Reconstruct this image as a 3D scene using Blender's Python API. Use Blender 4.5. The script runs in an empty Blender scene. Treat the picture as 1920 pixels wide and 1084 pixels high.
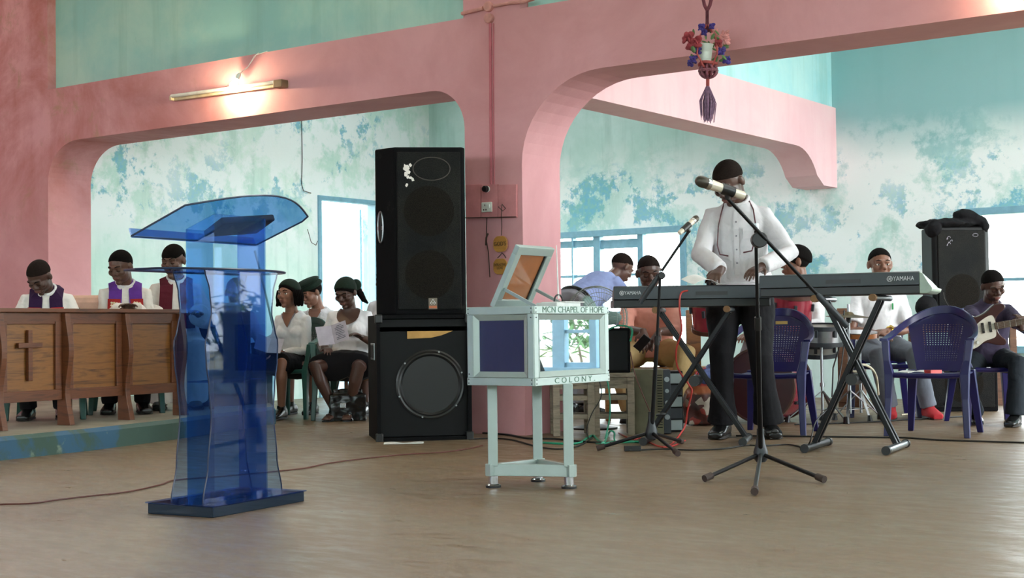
import bpy, math, random
from math import sin, cos, pi, radians, sqrt, atan2
from mathutils import Vector, Matrix, noise
random.seed(7)
SC = bpy.context.scene
COL = SC.collection
V3 = Vector

# ---------------------------------------------------------------- camera
FPX, PITCH, ROLL, YAW, CAMH = 2676.0, 0.0272, 0.0125, 0.621, 0.75
_f = V3((0, cos(PITCH), sin(PITCH))); _r0 = V3((1, 0, 0)); _u0 = V3((0, -sin(PITCH), cos(PITCH)))
_r = _r0*cos(ROLL) - _u0*sin(ROLL); _u = _r0*sin(ROLL) + _u0*cos(ROLL)
CAMP = V3((0, 0, CAMH))
cam_d = bpy.data.cameras.new('camera'); cam = bpy.data.objects.new('camera', cam_d); COL.objects.link(cam)
cam_d.sensor_width = 36.0; cam_d.lens = FPX/1920*36.0; cam_d.clip_end = 300
cam_d.dof.use_dof = False
_m = Matrix((( _r.x, _u.x, -_f.x, CAMP.x), (_r.y, _u.y, -_f.y, CAMP.y), (_r.z, _u.z, -_f.z, CAMP.z), (0, 0, 0, 1)))
cam.matrix_world = _m
SC.camera = cam

# ---------------------------------------------------------------- exposure, world
SC.view_settings.view_transform = 'Standard'; SC.view_settings.look = 'None'
SC.view_settings.gamma = 1.0; SC.view_settings.use_curve_mapping = False
SC.view_settings.exposure = 0.0
SC.cycles.transparent_max_bounces = 32
SC.cycles.max_bounces = 8; SC.cycles.diffuse_bounces = 5
w = bpy.data.worlds.new('sky'); SC.world = w; w.use_nodes = True
nt = w.node_tree; bg = nt.nodes['Background']
tc = nt.nodes.new('ShaderNodeTexCoord'); sx = nt.nodes.new('ShaderNodeSeparateXYZ'); cr = nt.nodes.new('ShaderNodeValToRGB')
nt.links.new(tc.outputs['Generated'], sx.inputs[0]); nt.links.new(sx.outputs['Z'], cr.inputs[0]); nt.links.new(cr.outputs[0], bg.inputs[0])
cr.color_ramp.elements[0].color = (0.86, 0.95, 0.97, 1); cr.color_ramp.elements[1].color = (0.92, 0.97, 1.0, 1); cr.color_ramp.elements[1].position = .35
bg.inputs[1].default_value = 15.0

def area_light(name, loc, target, sx_, sy_, power, col=(1, 1, 1), portal=False):
    d = bpy.data.lights.new(name, 'AREA'); d.shape = 'RECTANGLE'; d.size = sx_; d.size_y = sy_; d.energy = power; d.color = col
    if portal: d.cycles.is_portal = True
    o = bpy.data.objects.new(name, d); COL.objects.link(o); o.location = loc
    o.rotation_euler = (V3(target)-V3(loc)).to_track_quat('-Z', 'Y').to_euler()
    return o

# ---------------------------------------------------------------- placing helpers
UH = V3((cos(YAW), -sin(YAW), 0)); VH = V3((sin(YAW), cos(YAW), 0))
def uv(a, b, z=0.0): return UH*a + VH*b + V3((0, 0, z))
def ray(x, y): return _f + _r*((x-960)/FPX) - _u*((y-542)/FPX)
def P(x, y, Y): d = ray(x, y); return CAMP + d*(Y/d.y)
def G(x, y, z=0.0): d = ray(x, y); return CAMP + d*((z-CAMH)/d.z)
def ZA(x, y, Y): return P(x, y, Y).z
CHURCH = Matrix.Rotation(-YAW, 4, 'Z')

# ---------------------------------------------------------------- materials
MATS = {}
def srgb(r, g, b):
    def c(v):
        v = v/255.0
        return v/12.92 if v <= .04045 else ((v+.055)/1.055)**2.4
    return (c(r), c(g), c(b), 1)
class NT:
    def __init__(s, name):
        s.m = bpy.data.materials.new(name); s.m.use_nodes = True; s.t = s.m.node_tree; s.b = s.t.nodes['Principled BSDF']; MATS[name] = s.m
    def n(s, typ, **kw):
        o = s.t.nodes.new('ShaderNode'+typ)
        for k, v in kw.items():
            if k.startswith('i_'): o.inputs[k[2:].replace('_', ' ')].default_value = v
            else: setattr(o, k, v)
        return o
    def l(s, a, b): s.t.links.new(a, b)
    def coord(s, kind='Object', scale=(1, 1, 1), rot=(0, 0, 0), loc=(0, 0, 0)):
        t = s.n('TexCoord'); m = s.n('Mapping'); s.l(t.outputs[kind], m.inputs[0])
        m.inputs['Scale'].default_value = scale; m.inputs['Rotation'].default_value = rot; m.inputs['Location'].default_value = loc
        return m.outputs[0]
    def noise(s, vec, scale, detail=5, rough=.6, dist=0.0):
        o = s.n('TexNoise'); s.l(vec, o.inputs['Vector']); o.inputs['Scale'].default_value = scale; o.inputs['Detail'].default_value = detail
        o.inputs['Roughness'].default_value = rough; o.inputs['Distortion'].default_value = dist
        return o.outputs['Fac']
    def ramp(s, fac, stops, interp='LINEAR'):
        o = s.n('ValToRGB'); s.l(fac, o.inputs[0]); e = o.color_ramp.elements; o.color_ramp.interpolation = interp
        while len(e) < len(stops): e.new(.5)
        for k, (p, c) in enumerate(stops):
            e[k].position = p
            e[k].color = c if isinstance(c, tuple) else (c, c, c, 1)
        return o.outputs[0]
    def mix(s, fac, a, b, mode='MIX'):
        o = s.n('Mix', data_type='RGBA', blend_type=mode)
        for i, v in ((0, fac), (6, a), (7, b)):
            if hasattr(v, 'links'): s.l(v, o.inputs[i])
            else: o.inputs[i].default_value = v
        return o.outputs[2]
    def math(s, op, a, b=None, clamp=False):
        o = s.n('Math', operation=op); o.use_clamp = clamp
        for i, v in ((0, a), (1, b)):
            if v is None: continue
            if hasattr(v, 'links'): s.l(v, o.inputs[i])
            else: o.inputs[i].default_value = v
        return o.outputs[0]
    def bump(s, h, strength=.3, dist=.01):
        o = s.n('Bump'); s.l(h, o.inputs['Height']); o.inputs['Strength'].default_value = strength; o.inputs['Distance'].default_value = dist
        s.l(o.outputs[0], s.b.inputs['Normal'])
def simple(name, col, rough=.5, metal=0.0, var=.12, nscale=12, bump=0.0, bscale=60, spec=.5, coat=0.0):
    """plain paint, plastic, metal or cloth with slight colour variation"""
    if name in MATS: return MATS[name]
    t = NT(name); c = t.coord()
    f = t.noise(c, nscale, 4)
    lo = tuple(v*(1-var) for v in col[:3])+(1,); hi = tuple(min(1, v*(1+var)) for v in col[:3])+(1,)
    t.l(t.ramp(f, [(.3, lo), (.7, hi)]), t.b.inputs['Base Color'])
    t.b.inputs['Roughness'].default_value = rough; t.b.inputs['Metallic'].default_value = metal
    t.b.inputs['Specular IOR Level'].default_value = spec; t.b.inputs['Coat Weight'].default_value = coat
    if bump: t.bump(t.noise(c, bscale, 3), bump, .004)
    return t.m
def hexa(h): return srgb(int(h[0:2], 16), int(h[2:4], 16), int(h[4:6], 16))
def S(name, h, rough=.5, **kw): return simple(name, hexa(h), rough, **kw)

# ---------------------------------------------------------------- mesh builder
def frame(d):
    d = d.normalized(); a = V3((0, 0, 1)) if abs(d.z) < .9 else V3((1, 0, 0))
    x = a.cross(d).normalized(); return x, d.cross(x)
I4 = Matrix.Identity(4)
def TR(loc, rz=0.0, rx=0.0, ry=0.0):
    return Matrix.Translation(V3(loc)) @ Matrix.Rotation(rz, 4, 'Z') @ Matrix.Rotation(ry, 4, 'Y') @ Matrix.Rotation(rx, 4, 'X')
class MB:
    def __init__(s): s.v = []; s.f = []
    def add(s, vs, fs, M=None):
        o = len(s.v)
        s.v += [(M @ V3(v)) if M is not None else V3(v) for v in vs]; s.f += [tuple(i+o for i in f) for f in fs]; return s
    def box(s, c, d, M=None, rz=0, rx=0, ry=0):
        x, y, z = d[0]/2, d[1]/2, d[2]/2
        T = TR(c, rz, rx, ry)
        if M is not None: T = M @ T
        vs = [(a*x, b*y, e*z) for e in (-1, 1) for a, b in ((-1, -1), (1, -1), (1, 1), (-1, 1))]
        return s.add(vs, [(3, 2, 1, 0), (4, 5, 6, 7), (0, 1, 5, 4), (1, 2, 6, 5), (2, 3, 7, 6), (3, 0, 4, 7)], T)
    def beam(s, a, b, w, h, up=(0, 0, 1), M=None):
        """rectangular bar from a to b, w across, h along up"""
        a = V3(a); b = V3(b); d = (b-a).normalized(); x = d.cross(V3(up)).normalized(); y = x.cross(d)
        vs = [p + x*(i*w/2) + y*(j*h/2) for p in (a, b) for i, j in ((-1, -1), (1, -1), (1, 1), (-1, 1))]
        return s.add(vs, [(0, 1, 2, 3), (7, 6, 5, 4), (0, 4, 5, 1), (1, 5, 6, 2), (2, 6, 7, 3), (3, 7, 4, 0)], M)
    def tube(s, pts, r, n=10, M=None, closed=False, caps=True, flat=None):
        pts = [V3(p) for p in pts]; N = len(pts); rs = r if isinstance(r, (list, tuple)) else [r]*N
        def tan(i):
            if closed: return (pts[(i+1) % N]-pts[i-1]).normalized()
            a = pts[max(i-1, 0)]; b = pts[min(i+1, N-1)]; return (b-a).normalized()
        x, y = frame(tan(0)); vs = []; pt = tan(0)
        for i in range(N):
            t = tan(i); q = pt.rotation_difference(t); x = q @ x; y = q @ y; pt = t
            for k in range(n):
                an = 2*pi*k/n; fx = 1.0 if flat is None else flat
                vs.append(pts[i] + (x*cos(an) + y*sin(an)*fx)*rs[i])
        fs = []
        for i in range(N if closed else N-1):
            j = (i+1) % N
            for k in range(n):
                l = (k+1) % n; fs.append((i*n+k, i*n+l, j*n+l, j*n+k))
        if caps and not closed:
            fs.append(tuple(range(n-1, -1, -1))); fs.append(tuple((N-1)*n+k for k in range(n)))
        return s.add(vs, fs, M)
    def cyl(s, a, b, r, n=20, M=None, r2=None): return s.tube([a, b], [r, r if r2 is None else r2], n, M)
    def ell(s, c, r, n=16, m=10, M=None, R=None):
        if not hasattr(r, '__len__'): r = (r, r, r)
        vs = []; c = V3(c)
        for j in range(1, m):
            th = pi*j/m
            for i in range(n):
                ph = 2*pi*i/n; p = V3((r[0]*sin(th)*cos(ph), r[1]*sin(th)*sin(ph), r[2]*cos(th)))
                vs.append(c + (R @ p if R is not None else p))
        e = V3((0, 0, r[2])); e = R @ e if R is not None else e
        vs += [c+e, c-e]; T = len(vs)-2; fs = []
        for j in range(m-2):
            for i in range(n):
                k = (i+1) % n; fs.append((j*n+i, (j+1)*n+i, (j+1)*n+k, j*n+k))
        for i in range(n):
            k = (i+1) % n; fs.append((T, i, k)); fs.append((T+1, (m-2)*n+k, (m-2)*n+i))
        return s.add(vs, fs, M)
    def lathe(s, prof, n=24, M=None):
        vs = []; fs = []; N = len(prof)
        for r, z in prof:
            for k in range(n): vs.append((r*cos(2*pi*k/n), r*sin(2*pi*k/n), z))
        for i in range(N-1):
            for k in range(n):
                l = (k+1) % n; fs.append((i*n+k, i*n+l, (i+1)*n+l, (i+1)*n+k))
        if prof[0][0] > 1e-5: fs.append(tuple(range(n-1, -1, -1)))
        if prof[-1][0] > 1e-5: fs.append(tuple((N-1)*n+k for k in range(n)))
        return s.add(vs, fs, M)
    def prism(s, poly, z0, z1, M=None):
        n = len(poly); vs = [(x, y, z0) for x, y in poly]+[(x, y, z1) for x, y in poly]
        fs = [tuple(range(n-1, -1, -1)), tuple(range(n, 2*n))]+[(i, (i+1) % n, n+(i+1) % n, n+i) for i in range(n)]
        return s.add(vs, fs, M)
    def loft(s, rings, M=None, closed=True):
        """rings: lists of the same number of points"""
        n = len(rings[0]); vs = [p for r in rings for p in r]; fs = []
        for i in range(len(rings)-1):
            for k in range(n): l = (k+1) % n; fs.append((i*n+k, i*n+l, (i+1)*n+l, (i+1)*n+k))
        if closed: fs.append(tuple(range(n-1, -1, -1))); fs.append(tuple((len(rings)-1)*n+k for k in range(n)))
        return s.add(vs, fs, M)
    def grid(s, fn, nu, nv, M=None):
        vs = [fn(i/nu, j/nv) for j in range(nv+1) for i in range(nu+1)]
        fs = [(j*(nu+1)+i, j*(nu+1)+i+1, (j+1)*(nu+1)+i+1, (j+1)*(nu+1)+i) for j in range(nv) for i in range(nu)]
        return s.add(vs, fs, M)
    def slab(s, fn, nu, nv, off, M=None):
        """sheet fn(u,v) with thickness vector off (or function)"""
        g = [V3(fn(i/nu, j/nv)) for j in range(nv+1) for i in range(nu+1)]; W = nu+1; n = len(g)
        of = V3(off); vs = g+[p+of for p in g]; fs = []
        for j in range(nv):
            for i in range(nu):
                a, b, c, d = j*W+i, j*W+i+1, (j+1)*W+i+1, (j+1)*W+i
                fs.append((d, c, b, a)); fs.append((a+n, b+n, c+n, d+n))
        edge = [i for i in range(W)]+[j*W+nu for j in range(1, nv+1)]+[nv*W+i for i in range(nu-1, -1, -1)]+[j*W for j in range(nv-1, 0, -1)]
        for k in range(len(edge)):
            a, b = edge[k], edge[(k+1) % len(edge)]; fs.append((a, b, b+n, a+n))
        return s.add(vs, fs, M)
    def build(s, name, mat, parent=None, world=False, smooth=False, bevel=0.0, label=None, remesh=0, sm=0, disp=0.0, dscale=.08, subsurf=0, auto=None, solid=0):
        me = bpy.data.meshes.new(name)
        vs = s.v
        if world and parent is not None:
            inv = wm(parent).inverted(); vs = [inv @ v for v in vs]
        me.from_pydata([tuple(v) for v in vs], [], s.f); me.validate(); me.update()
        mm = mat if isinstance(mat, bpy.types.Material) else MATS[mat]
        me.materials.append(mm)
        o = bpy.data.objects.new(name, me); COL.objects.link(o)
        if parent is not None: o.parent = parent
        if label: o['label'] = label
        if smooth or remesh or subsurf: me.polygons.foreach_set('use_smooth', [True]*len(me.polygons))
        if solid:
            md = o.modifiers.new('solid', 'SOLIDIFY'); md.thickness = solid; md.offset = 0
        if remesh:
            md = o.modifiers.new('remesh', 'REMESH'); md.mode = 'VOXEL'; md.voxel_size = remesh; md.use_smooth_shade = True
        if sm:
            md = o.modifiers.new('smooth', 'SMOOTH'); md.iterations = sm; md.factor = .5
        if disp:
            tx = bpy.data.textures.get('cloth%g' % dscale)
            if not tx: tx = bpy.data.textures.new('cloth%g' % dscale, 'CLOUDS'); tx.noise_scale = dscale; tx.noise_depth = 2
            md = o.modifiers.new('folds', 'DISPLACE'); md.texture = tx; md.strength = disp; md.mid_level = .5; md.texture_coords = 'LOCAL'
        if subsurf:
            md = o.modifiers.new('sub', 'SUBSURF'); md.levels = subsurf; md.render_levels = subsurf
        if bevel:
            md = o.modifiers.new('bevel', 'BEVEL'); md.width = bevel; md.segments = 2; md.limit_method = 'ANGLE'; md.angle_limit = radians(40)
        if auto or (smooth and not remesh and auto is not False):
            try: me.set_sharp_from_angle(angle=radians(auto or 40))
            except Exception: pass
        return o
def wm(o):
    m = Matrix.Translation(o.location) @ o.rotation_euler.to_matrix().to_4x4() @ Matrix.Diagonal(o.scale).to_4x4()
    return wm(o.parent) @ m if o.parent else m
def thing(name, label, cat, loc=(0, 0, 0), rz=0.0, group=None):
    o = bpy.data.objects.new(name, None); COL.objects.link(o); o.empty_display_size = .1
    o.location = loc; o.rotation_euler = (0, 0, rz); o['label'] = label; o['category'] = cat
    if group: o['group'] = group
    return o
def tag(o, label, cat, group=None):
    o['label'] = label; o['category'] = cat
    if group: o['group'] = group
    return o
def struct(o): o['kind'] = 'structure'; return o
def dup(root, loc, rz, label, group=None):
    r = root.copy(); COL.objects.link(r); r.location = loc; r.rotation_euler = (0, 0, rz); r['label'] = label
    if group: r['group'] = group
    for c in list(root.children):
        d = c.copy(); COL.objects.link(d); d.parent = r
        for g in c.children: e = g.copy(); COL.objects.link(e); e.parent = d
    return r
def text(body, name, mat, parent, M, size, world=True, align='CENTER', ext=.0015, sx_=1.0, label=None, shear=0.0):
    """lettering as a mesh; M maps text plane (x right, y up, z out) to world (or local when world=False)"""
    cu = bpy.data.curves.new('t', 'FONT'); cu.body = body; cu.size = size; cu.extrude = ext; cu.align_x = align; cu.align_y = 'CENTER'; cu.resolution_u = 3; cu.shear = shear
    to = bpy.data.objects.new('t', cu); COL.objects.link(to)
    dg = bpy.context.evaluated_depsgraph_get(); me = bpy.data.meshes.new_from_object(to.evaluated_get(dg))
    bpy.data.objects.remove(to); bpy.data.curves.remove(cu)
    mb = MB(); T = M @ Matrix.Diagonal((sx_, 1, 1, 1))
    mb.add([v.co for v in me.vertices], [tuple(p.vertices) for p in me.polygons], T)
    bpy.data.meshes.remove(me)
    return mb.build(name, mat, parent, world=world, label=label)
def plane_M(o, xdir, ydir):
    x = V3(xdir).normalized(); y = V3(ydir); y = (y-x*x.dot(y)).normalized(); z = x.cross(y); o = V3(o)
    return Matrix(((x.x, y.x, z.x, o.x), (x.y, y.y, z.y, o.y), (x.z, y.z, z.z, o.z), (0, 0, 0, 1)))
def arc(cx, cy, r, a0, a1, n=8, ry=None):
    ry = ry or r
    return [(cx+r*cos(radians(a0+(a1-a0)*i/n)), cy+ry*sin(radians(a0+(a1-a0)*i/n))) for i in range(n+1)]
# ================================================================ setting materials
def wall_paint(name, base, dirt, streak, patch=None, patch_amt=0.0):
    t = NT(name); c = t.coord(); cs = t.coord(scale=(3, 3, .35))
    n1 = t.noise(c, 1.3, 8, .62, .3); n2 = t.noise(cs, 2.2, 6, .6); n3 = t.noise(c, 22, 4, .7)
    a = t.mix(t.ramp(n1, [(.38, 0.0), (.72, 1.0)]), base, dirt)
    a = t.mix(t.math('MULTIPLY', t.ramp(n2, [(.5, 0.0), (.75, 1.0)]), .55), a, streak)
    if patch:
        n4 = t.noise(c, .8, 9, .6, .6); a = t.mix(t.ramp(n4, [(.62-patch_amt, 0.0), (.66-patch_amt, 1.0)]), a, patch)
    sp = t.noise(c, 9, 10, .85); a = t.mix(t.math('MULTIPLY', t.ramp(sp, [(.66, 0.0), (.70, 1.0)]), .5), a, hexa('5a4a44'))
    t.l(a, t.b.inputs['Base Color']); t.b.inputs['Roughness'].default_value = .8; t.b.inputs['Specular IOR Level'].default_value = .25
    t.bump(n3, .25, .004); return t.m
wall_paint('pink_paint', hexa('d8a2a8'), hexa('c69096'), hexa('b5888a'))
def pink_left():
    """pink plaster with red damp stains at the left pier"""
    t = NT('pink_stained'); c = t.coord()
    n1 = t.noise(c, 1.1, 8, .65, .5); n2 = t.noise(t.coord(scale=(3, 3, .3)), 2, 6, .6); n3 = t.noise(c, 20, 4)
    sx = t.n('SeparateXYZ'); t.l(c, sx.inputs[0])
    # object coords are church coords: x = u, z = height
    gu = t.ramp(t.math('MULTIPLY_ADD', sx.outputs['X'], -.7), [(0.0, 0.0), (1.0, 1.0)])
    o = t.n('MapRange'); t.l(sx.outputs['X'], o.inputs[0]); o.inputs[1].default_value = -8.0; o.inputs[2].default_value = -11.4
    oz = t.n('MapRange'); t.l(sx.outputs['Z'], oz.inputs[0]); oz.inputs[1].default_value = 1.5; oz.inputs[2].default_value = 2.5
    k = t.math('MULTIPLY', o.outputs[0], oz.outputs[0])
    st = t.math('MULTIPLY', t.ramp(t.math('ADD', n1, t.math('MULTIPLY', n2, .25)), [(.52, 0.0), (.78, 1.0)]), k)
    a = t.mix(t.ramp(n1, [(.35, 0.0), (.7, 1.0)]), hexa('d69ea3'), hexa('c48a8e'))
    a = t.mix(t.math('MULTIPLY', st, .85), a, hexa('a85a4e'))
    # green grey grime streaks low on the beam
    g = t.math('MULTIPLY', t.ramp(t.noise(c, 3.1, 9, .75, .4), [(.56, 0.0), (.66, 1.0)]), t.math('MULTIPLY', k, .7))
    a = t.mix(g, a, hexa('a88a6e'))
    sp = t.noise(c, 9, 10, .85); a = t.mix(t.math('MULTIPLY', t.ramp(sp, [(.66, 0.0), (.70, 1.0)]), .5), a, hexa('5a4a44'))
    t.l(a, t.b.inputs['Base Color']); t.b.inputs['Roughness'].default_value = .8; t.b.inputs['Specular IOR Level'].default_value = .25
    t.bump(n3, .25, .004)
pink_left()
def teal(name, zlo, zhi, blue_amt=.5, seed=0.0, base='b9dad3', pale='d6ecea', blue='6ab4cf', green='7cbcbc', white='eaf2f2', upper=None):
    """flaking distemper: pale teal above, a band of blue and bare plaster patches between zlo and zhi"""
    t = NT(name); c = t.coord(loc=(seed, seed*.7, seed*.3)); co = t.coord()
    sx = t.n('SeparateXYZ'); t.l(co, sx.inputs[0])
    def band(a, b, soft):
        m1 = t.n('MapRange'); t.l(sx.outputs['Z'], m1.inputs[0]); m1.inputs[1].default_value = a-soft; m1.inputs[2].default_value = a
        m2 = t.n('MapRange'); t.l(sx.outputs['Z'], m2.inputs[0]); m2.inputs[1].default_value = b+soft; m2.inputs[2].default_value = b
        return t.math('MULTIPLY', m1.outputs[0], m2.outputs[0])
    n1 = t.noise(c, .9, 10, .66, .2); n2 = t.noise(c, 1.9, 12, .72, .12); n3 = t.noise(c, 1.5, 11, .70, .15); n4 = t.noise(t.coord(scale=(3, 3, .3)), 2, 5, .6); n5 = t.noise(c, 25, 4)
    a = t.mix(t.ramp(n1, [(.40, 0.0), (.62, 1.0)]), hexa(base), hexa(pale))
    a = t.mix(t.math('MULTIPLY', t.ramp(n4, [(.52, 0.0), (.7, 1.0)]), .35), a, hexa('86b0a6'))
    if upper:
        mr = t.n('MapRange'); t.l(t.math('ADD', sx.outputs['Z'], t.math('MULTIPLY', t.noise(c, 1.1, 9, .6, .2), 1.6)), mr.inputs[0]); mr.inputs[1].default_value = 3.0; mr.inputs[2].default_value = 3.45
        mu = t.n('MapRange'); t.l(sx.outputs['X'], mu.inputs[0]); mu.inputs[1].default_value = -6.3; mu.inputs[2].default_value = -5.7
        a = t.mix(t.math('MULTIPLY', t.math('MULTIPLY', mr.outputs[0], mu.outputs[0]), .9), a, hexa(upper))
    B = band(zlo, zhi, .5)
    wh = t.math('MULTIPLY', t.ramp(n3, [(.44, 0.0), (.52, 1.0)]), B)
    a = t.mix(wh, a, hexa(white))
    bl = t.math('MULTIPLY', t.ramp(n2, [(.56-.1*blue_amt, 0.0), (.60-.1*blue_amt, 1.0)]), t.ramp(t.math('MULTIPLY', B, t.noise(c, .7, 2)), [(.30, 0.0), (.5, 1.0)]))
    a = t.mix(t.math('MULTIPLY', bl, .85), a, t.mix(t.ramp(n5, [(.4, 0.0), (.6, 1.0)]), hexa(blue), hexa(green)))
    sp = t.noise(c, 7, 10, .85); a = t.mix(t.math('MULTIPLY', t.ramp(sp, [(.645, 0.0), (.68, 1.0)]), .4), a, hexa('6f8f80'))
    t.l(a, t.b.inputs['Base Color']); t.b.inputs['Roughness'].default_value = .85; t.b.inputs['Specular IOR Level'].default_value = .2
    t.bump(t.math('ADD', n5, t.math('MULTIPLY', bl, .6)), .25, .004); return t.m
teal('teal_back', 1.3, 2.35, .45, 3.1, upper='8fbfc4')
teal('teal_end', 1.9, 3.2, .30, 11.7, base='bfe0d5', pale='dceee6')
teal('teal_upper', 9, 10, 0, 5.3, base='96c6c2', pale='b2d3c8')
teal('teal_side', 9, 10, 0, 8.3, base='9fd4da', pale='b8dfe0')
def floor_mat():
    t = NT('floor_concrete'); c = t.coord(); cs = t.coord(scale=(1, 2.6, 1), rot=(0, 0, .5))
    n1 = t.noise(cs, .8, 9, .62, .3); n2 = t.noise(cs, 4.5, 8, .7, .2); n3 = t.noise(c, 40, 5, .7)
    a = t.mix(t.ramp(n1, [(.38, 0.0), (.64, 1.0)]), hexa('735d45'), hexa('766651'))
    a = t.mix(t.math('MULTIPLY', t.ramp(n2, [(.5, 0.0), (.72, 1.0)]), .6), a, hexa('584839'))
    a = t.mix(t.math('MULTIPLY', t.ramp(n3, [(.5, 0.0), (.8, 1.0)]), .25), a, hexa('8d806e'))
    st = t.noise(cs, 2.2, 10, .75); a = t.mix(t.math('MULTIPLY', t.ramp(st, [(.64, 0.0), (.70, 1.0)]), .6), a, hexa('6a4a3c'))
    t.l(a, t.b.inputs['Base Color'])
    t.l(t.ramp(n2, [(.30, .25), (.55, .5)]), t.b.inputs['Roughness']); t.b.inputs['Specular IOR Level'].default_value = .4
    t.bump(t.math('ADD', n3, t.math('MULTIPLY', n2, .9)), .22, .004)
floor_mat()
def platform_mat():
    t = NT('platform_paint'); c = t.coord(); n1 = t.noise(c, 1.2, 8, .6, .3); n2 = t.noise(c, 6, 6)
    a = t.mix(t.ramp(n1, [(.47, 0.0), (.50, 1.0)]), hexa('24506a'), hexa('2f4a40')); a = t.mix(t.ramp(n2, [(.60, 0.0), (.68, 1.0)]), a, hexa('6f7f70'))
    t.l(a, t.b.inputs['Base Color']); t.b.inputs['Roughness'].default_value = .6
platform_mat()
S('platform_top', '8b8474', .6, var=.25, nscale=3)
S('blue_joinery', '7aa9bd', .5); S('blue_joinery_pale', '9fcbdb', .5); S('ceiling_board', 'd8d5cc', .9); S('ground_earth', '9a9a78', .9)
PILLAR_U0, PILLAR_U1, AV0, AV1 = -6.218, -5.718, 8.13, 8.605
BZ0, BZ1, BACKV, ENDU = 2.49, 2.985, 13.69, -11.02
def church(mb): mb.v = [CHURCH @ v for v in mb.v]; return mb
def cbuild(mb, name, mat, **k):
    """mesh in church coordinates, object rotated to the church frame"""
    o = mb.build(name, mat, **k); o.rotation_euler = (0, 0, -YAW); return struct(o)
# floor, ground
cbuild(MB().box((-4, 5, -.1), (22, 20.4, .2)), 'floor', 'floor_concrete')
# arcade: face polygon in (u, z) split into strips; built as prisms between the opening outlines
def opening(u0, u1, zt, rl, rr, legs=True):
    L = [(u0, 0.0)]+arc(u0+rl[0], zt-rl[1], rl[0], 180, 90, 12, rl[1])+arc(u1-rr[0], zt-rr[1], rr[0], 90, 0, 12, rr[1])+[(u1, 0.0)]
    return L
def arcade():
    mb = MB(); o1 = opening(-11.02, PILLAR_U0, BZ0, (.42, .36), (.30, .30)); o2 = opening(PILLAR_U1, -.4, BZ0, (.66, .60), (.6, .55))
    def side(o, uL, uR):
        # bars over the opening: quads from curve up to the beam top
        for (a, b) in zip(o[1:-1], o[2:-1]):
            if abs(b[0]-a[0]) < 1e-6: continue
            q = [(a[0], a[1]), (b[0], b[1]), (b[0], BZ1), (a[0], BZ1)]
            face(q, True)
    def face(q, soffit):
        vs = [(x, AV0, z) for x, z in q]+[(x, AV1, z) for x, z in q]
        mb.add(vs, [(0, 1, 2, 3), (7, 6, 5, 4), (0, 4, 5, 1), (2, 6, 7, 3)])
    side(o1, 0, 0); side(o2, 0, 0)
    def pier(u0, u1, z1):
        vs = [(u, v, z) for z in (0, z1) for u, v in ((u0, AV0), (u1, AV0), (u1, AV1), (u0, AV1))]
        mb.add(vs, [(3, 2, 1, 0), (4, 5, 6, 7), (0, 1, 5, 4), (1, 2, 6, 5), (2, 3, 7, 6), (3, 0, 4, 7)])
    pier(PILLAR_U0, PILLAR_U1, 4.6); pier(-.4, .1, 4.6); pier(.1, 2.5, BZ1)
    return mb
cbuild(arcade(), 'wall_arcade', 'pink_stained')
# left pier, pink all the way up
cbuild(MB().box((-12.5, (AV0+AV1)/2, 2.3), (2.96, AV1-AV0, 4.6)).box((-10.99, (AV0+AV1)/2, (BZ0+BZ1)/2+.0), (.06, AV1-AV0-.002, BZ1-BZ0)), 'wall_left_pier', 'pink_stained')
# teal panels above the beam, set back a little
cbuild(MB().box(((-10.953+PILLAR_U0)/2-.15, AV0+.09+.1, 3.8), (PILLAR_U0+11.35, .2, 1.64)).box(((PILLAR_U1-.4)/2, AV0+.19, 3.8), (5.3, .2, 1.64)), 'wall_clerestory', 'teal_upper')
# side beam and wall between bays
def sidebeam():
    mb = MB(); t = .34; u0, u1 = PILLAR_U1-t, PILLAR_U1; zb, zt = 2.47, 2.945
    prof = [(AV1-.01, zb), (12.72, zb)]+arc(12.72, zb-.5, .55, 90, 30, 8, .5)[1:]+[(13.36, 2.13), (BACKV, 2.13), (BACKV, zt), (AV1-.01, zt)]
    n = len(prof)
    vs = [(u0, v, z) for v, z in prof]+[(u1, v, z) for v, z in prof]
    # triangulate simple polygon as fan from top edge: split into column quads
    fs = []
    cols = prof[:n-2]
    m = MB()
    for (a, b) in zip(cols[:-1], cols[1:]):
        if abs(a[0]-b[0]) < 1e-6: continue
        q = [(a[0], a[1]), (b[0], b[1]), (b[0], zt), (a[0], zt)]
        m.add([(u0, v, z) for v, z in q]+[(u1, v, z) for v, z in q], [(0, 3, 2, 1), (4, 5, 6, 7), (0, 1, 5, 4), (2, 3, 7, 6)])
    return m
wall_paint('pink_lit', hexa('e9bcc2'), hexa('eecbce'), hexa('e2b0b8'), hexa('f2e2de'), .0)  # lighter copy of the arcade pink; daylight on the beam put into the colour
cbuild(sidebeam(), 'trim_1', 'pink_lit')
cbuild(MB().box((PILLAR_U1-.19, (AV1+BACKV)/2, 3.77), (.30, BACKV-AV1, 1.64)), 'wall_divider', 'teal_side')
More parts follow.
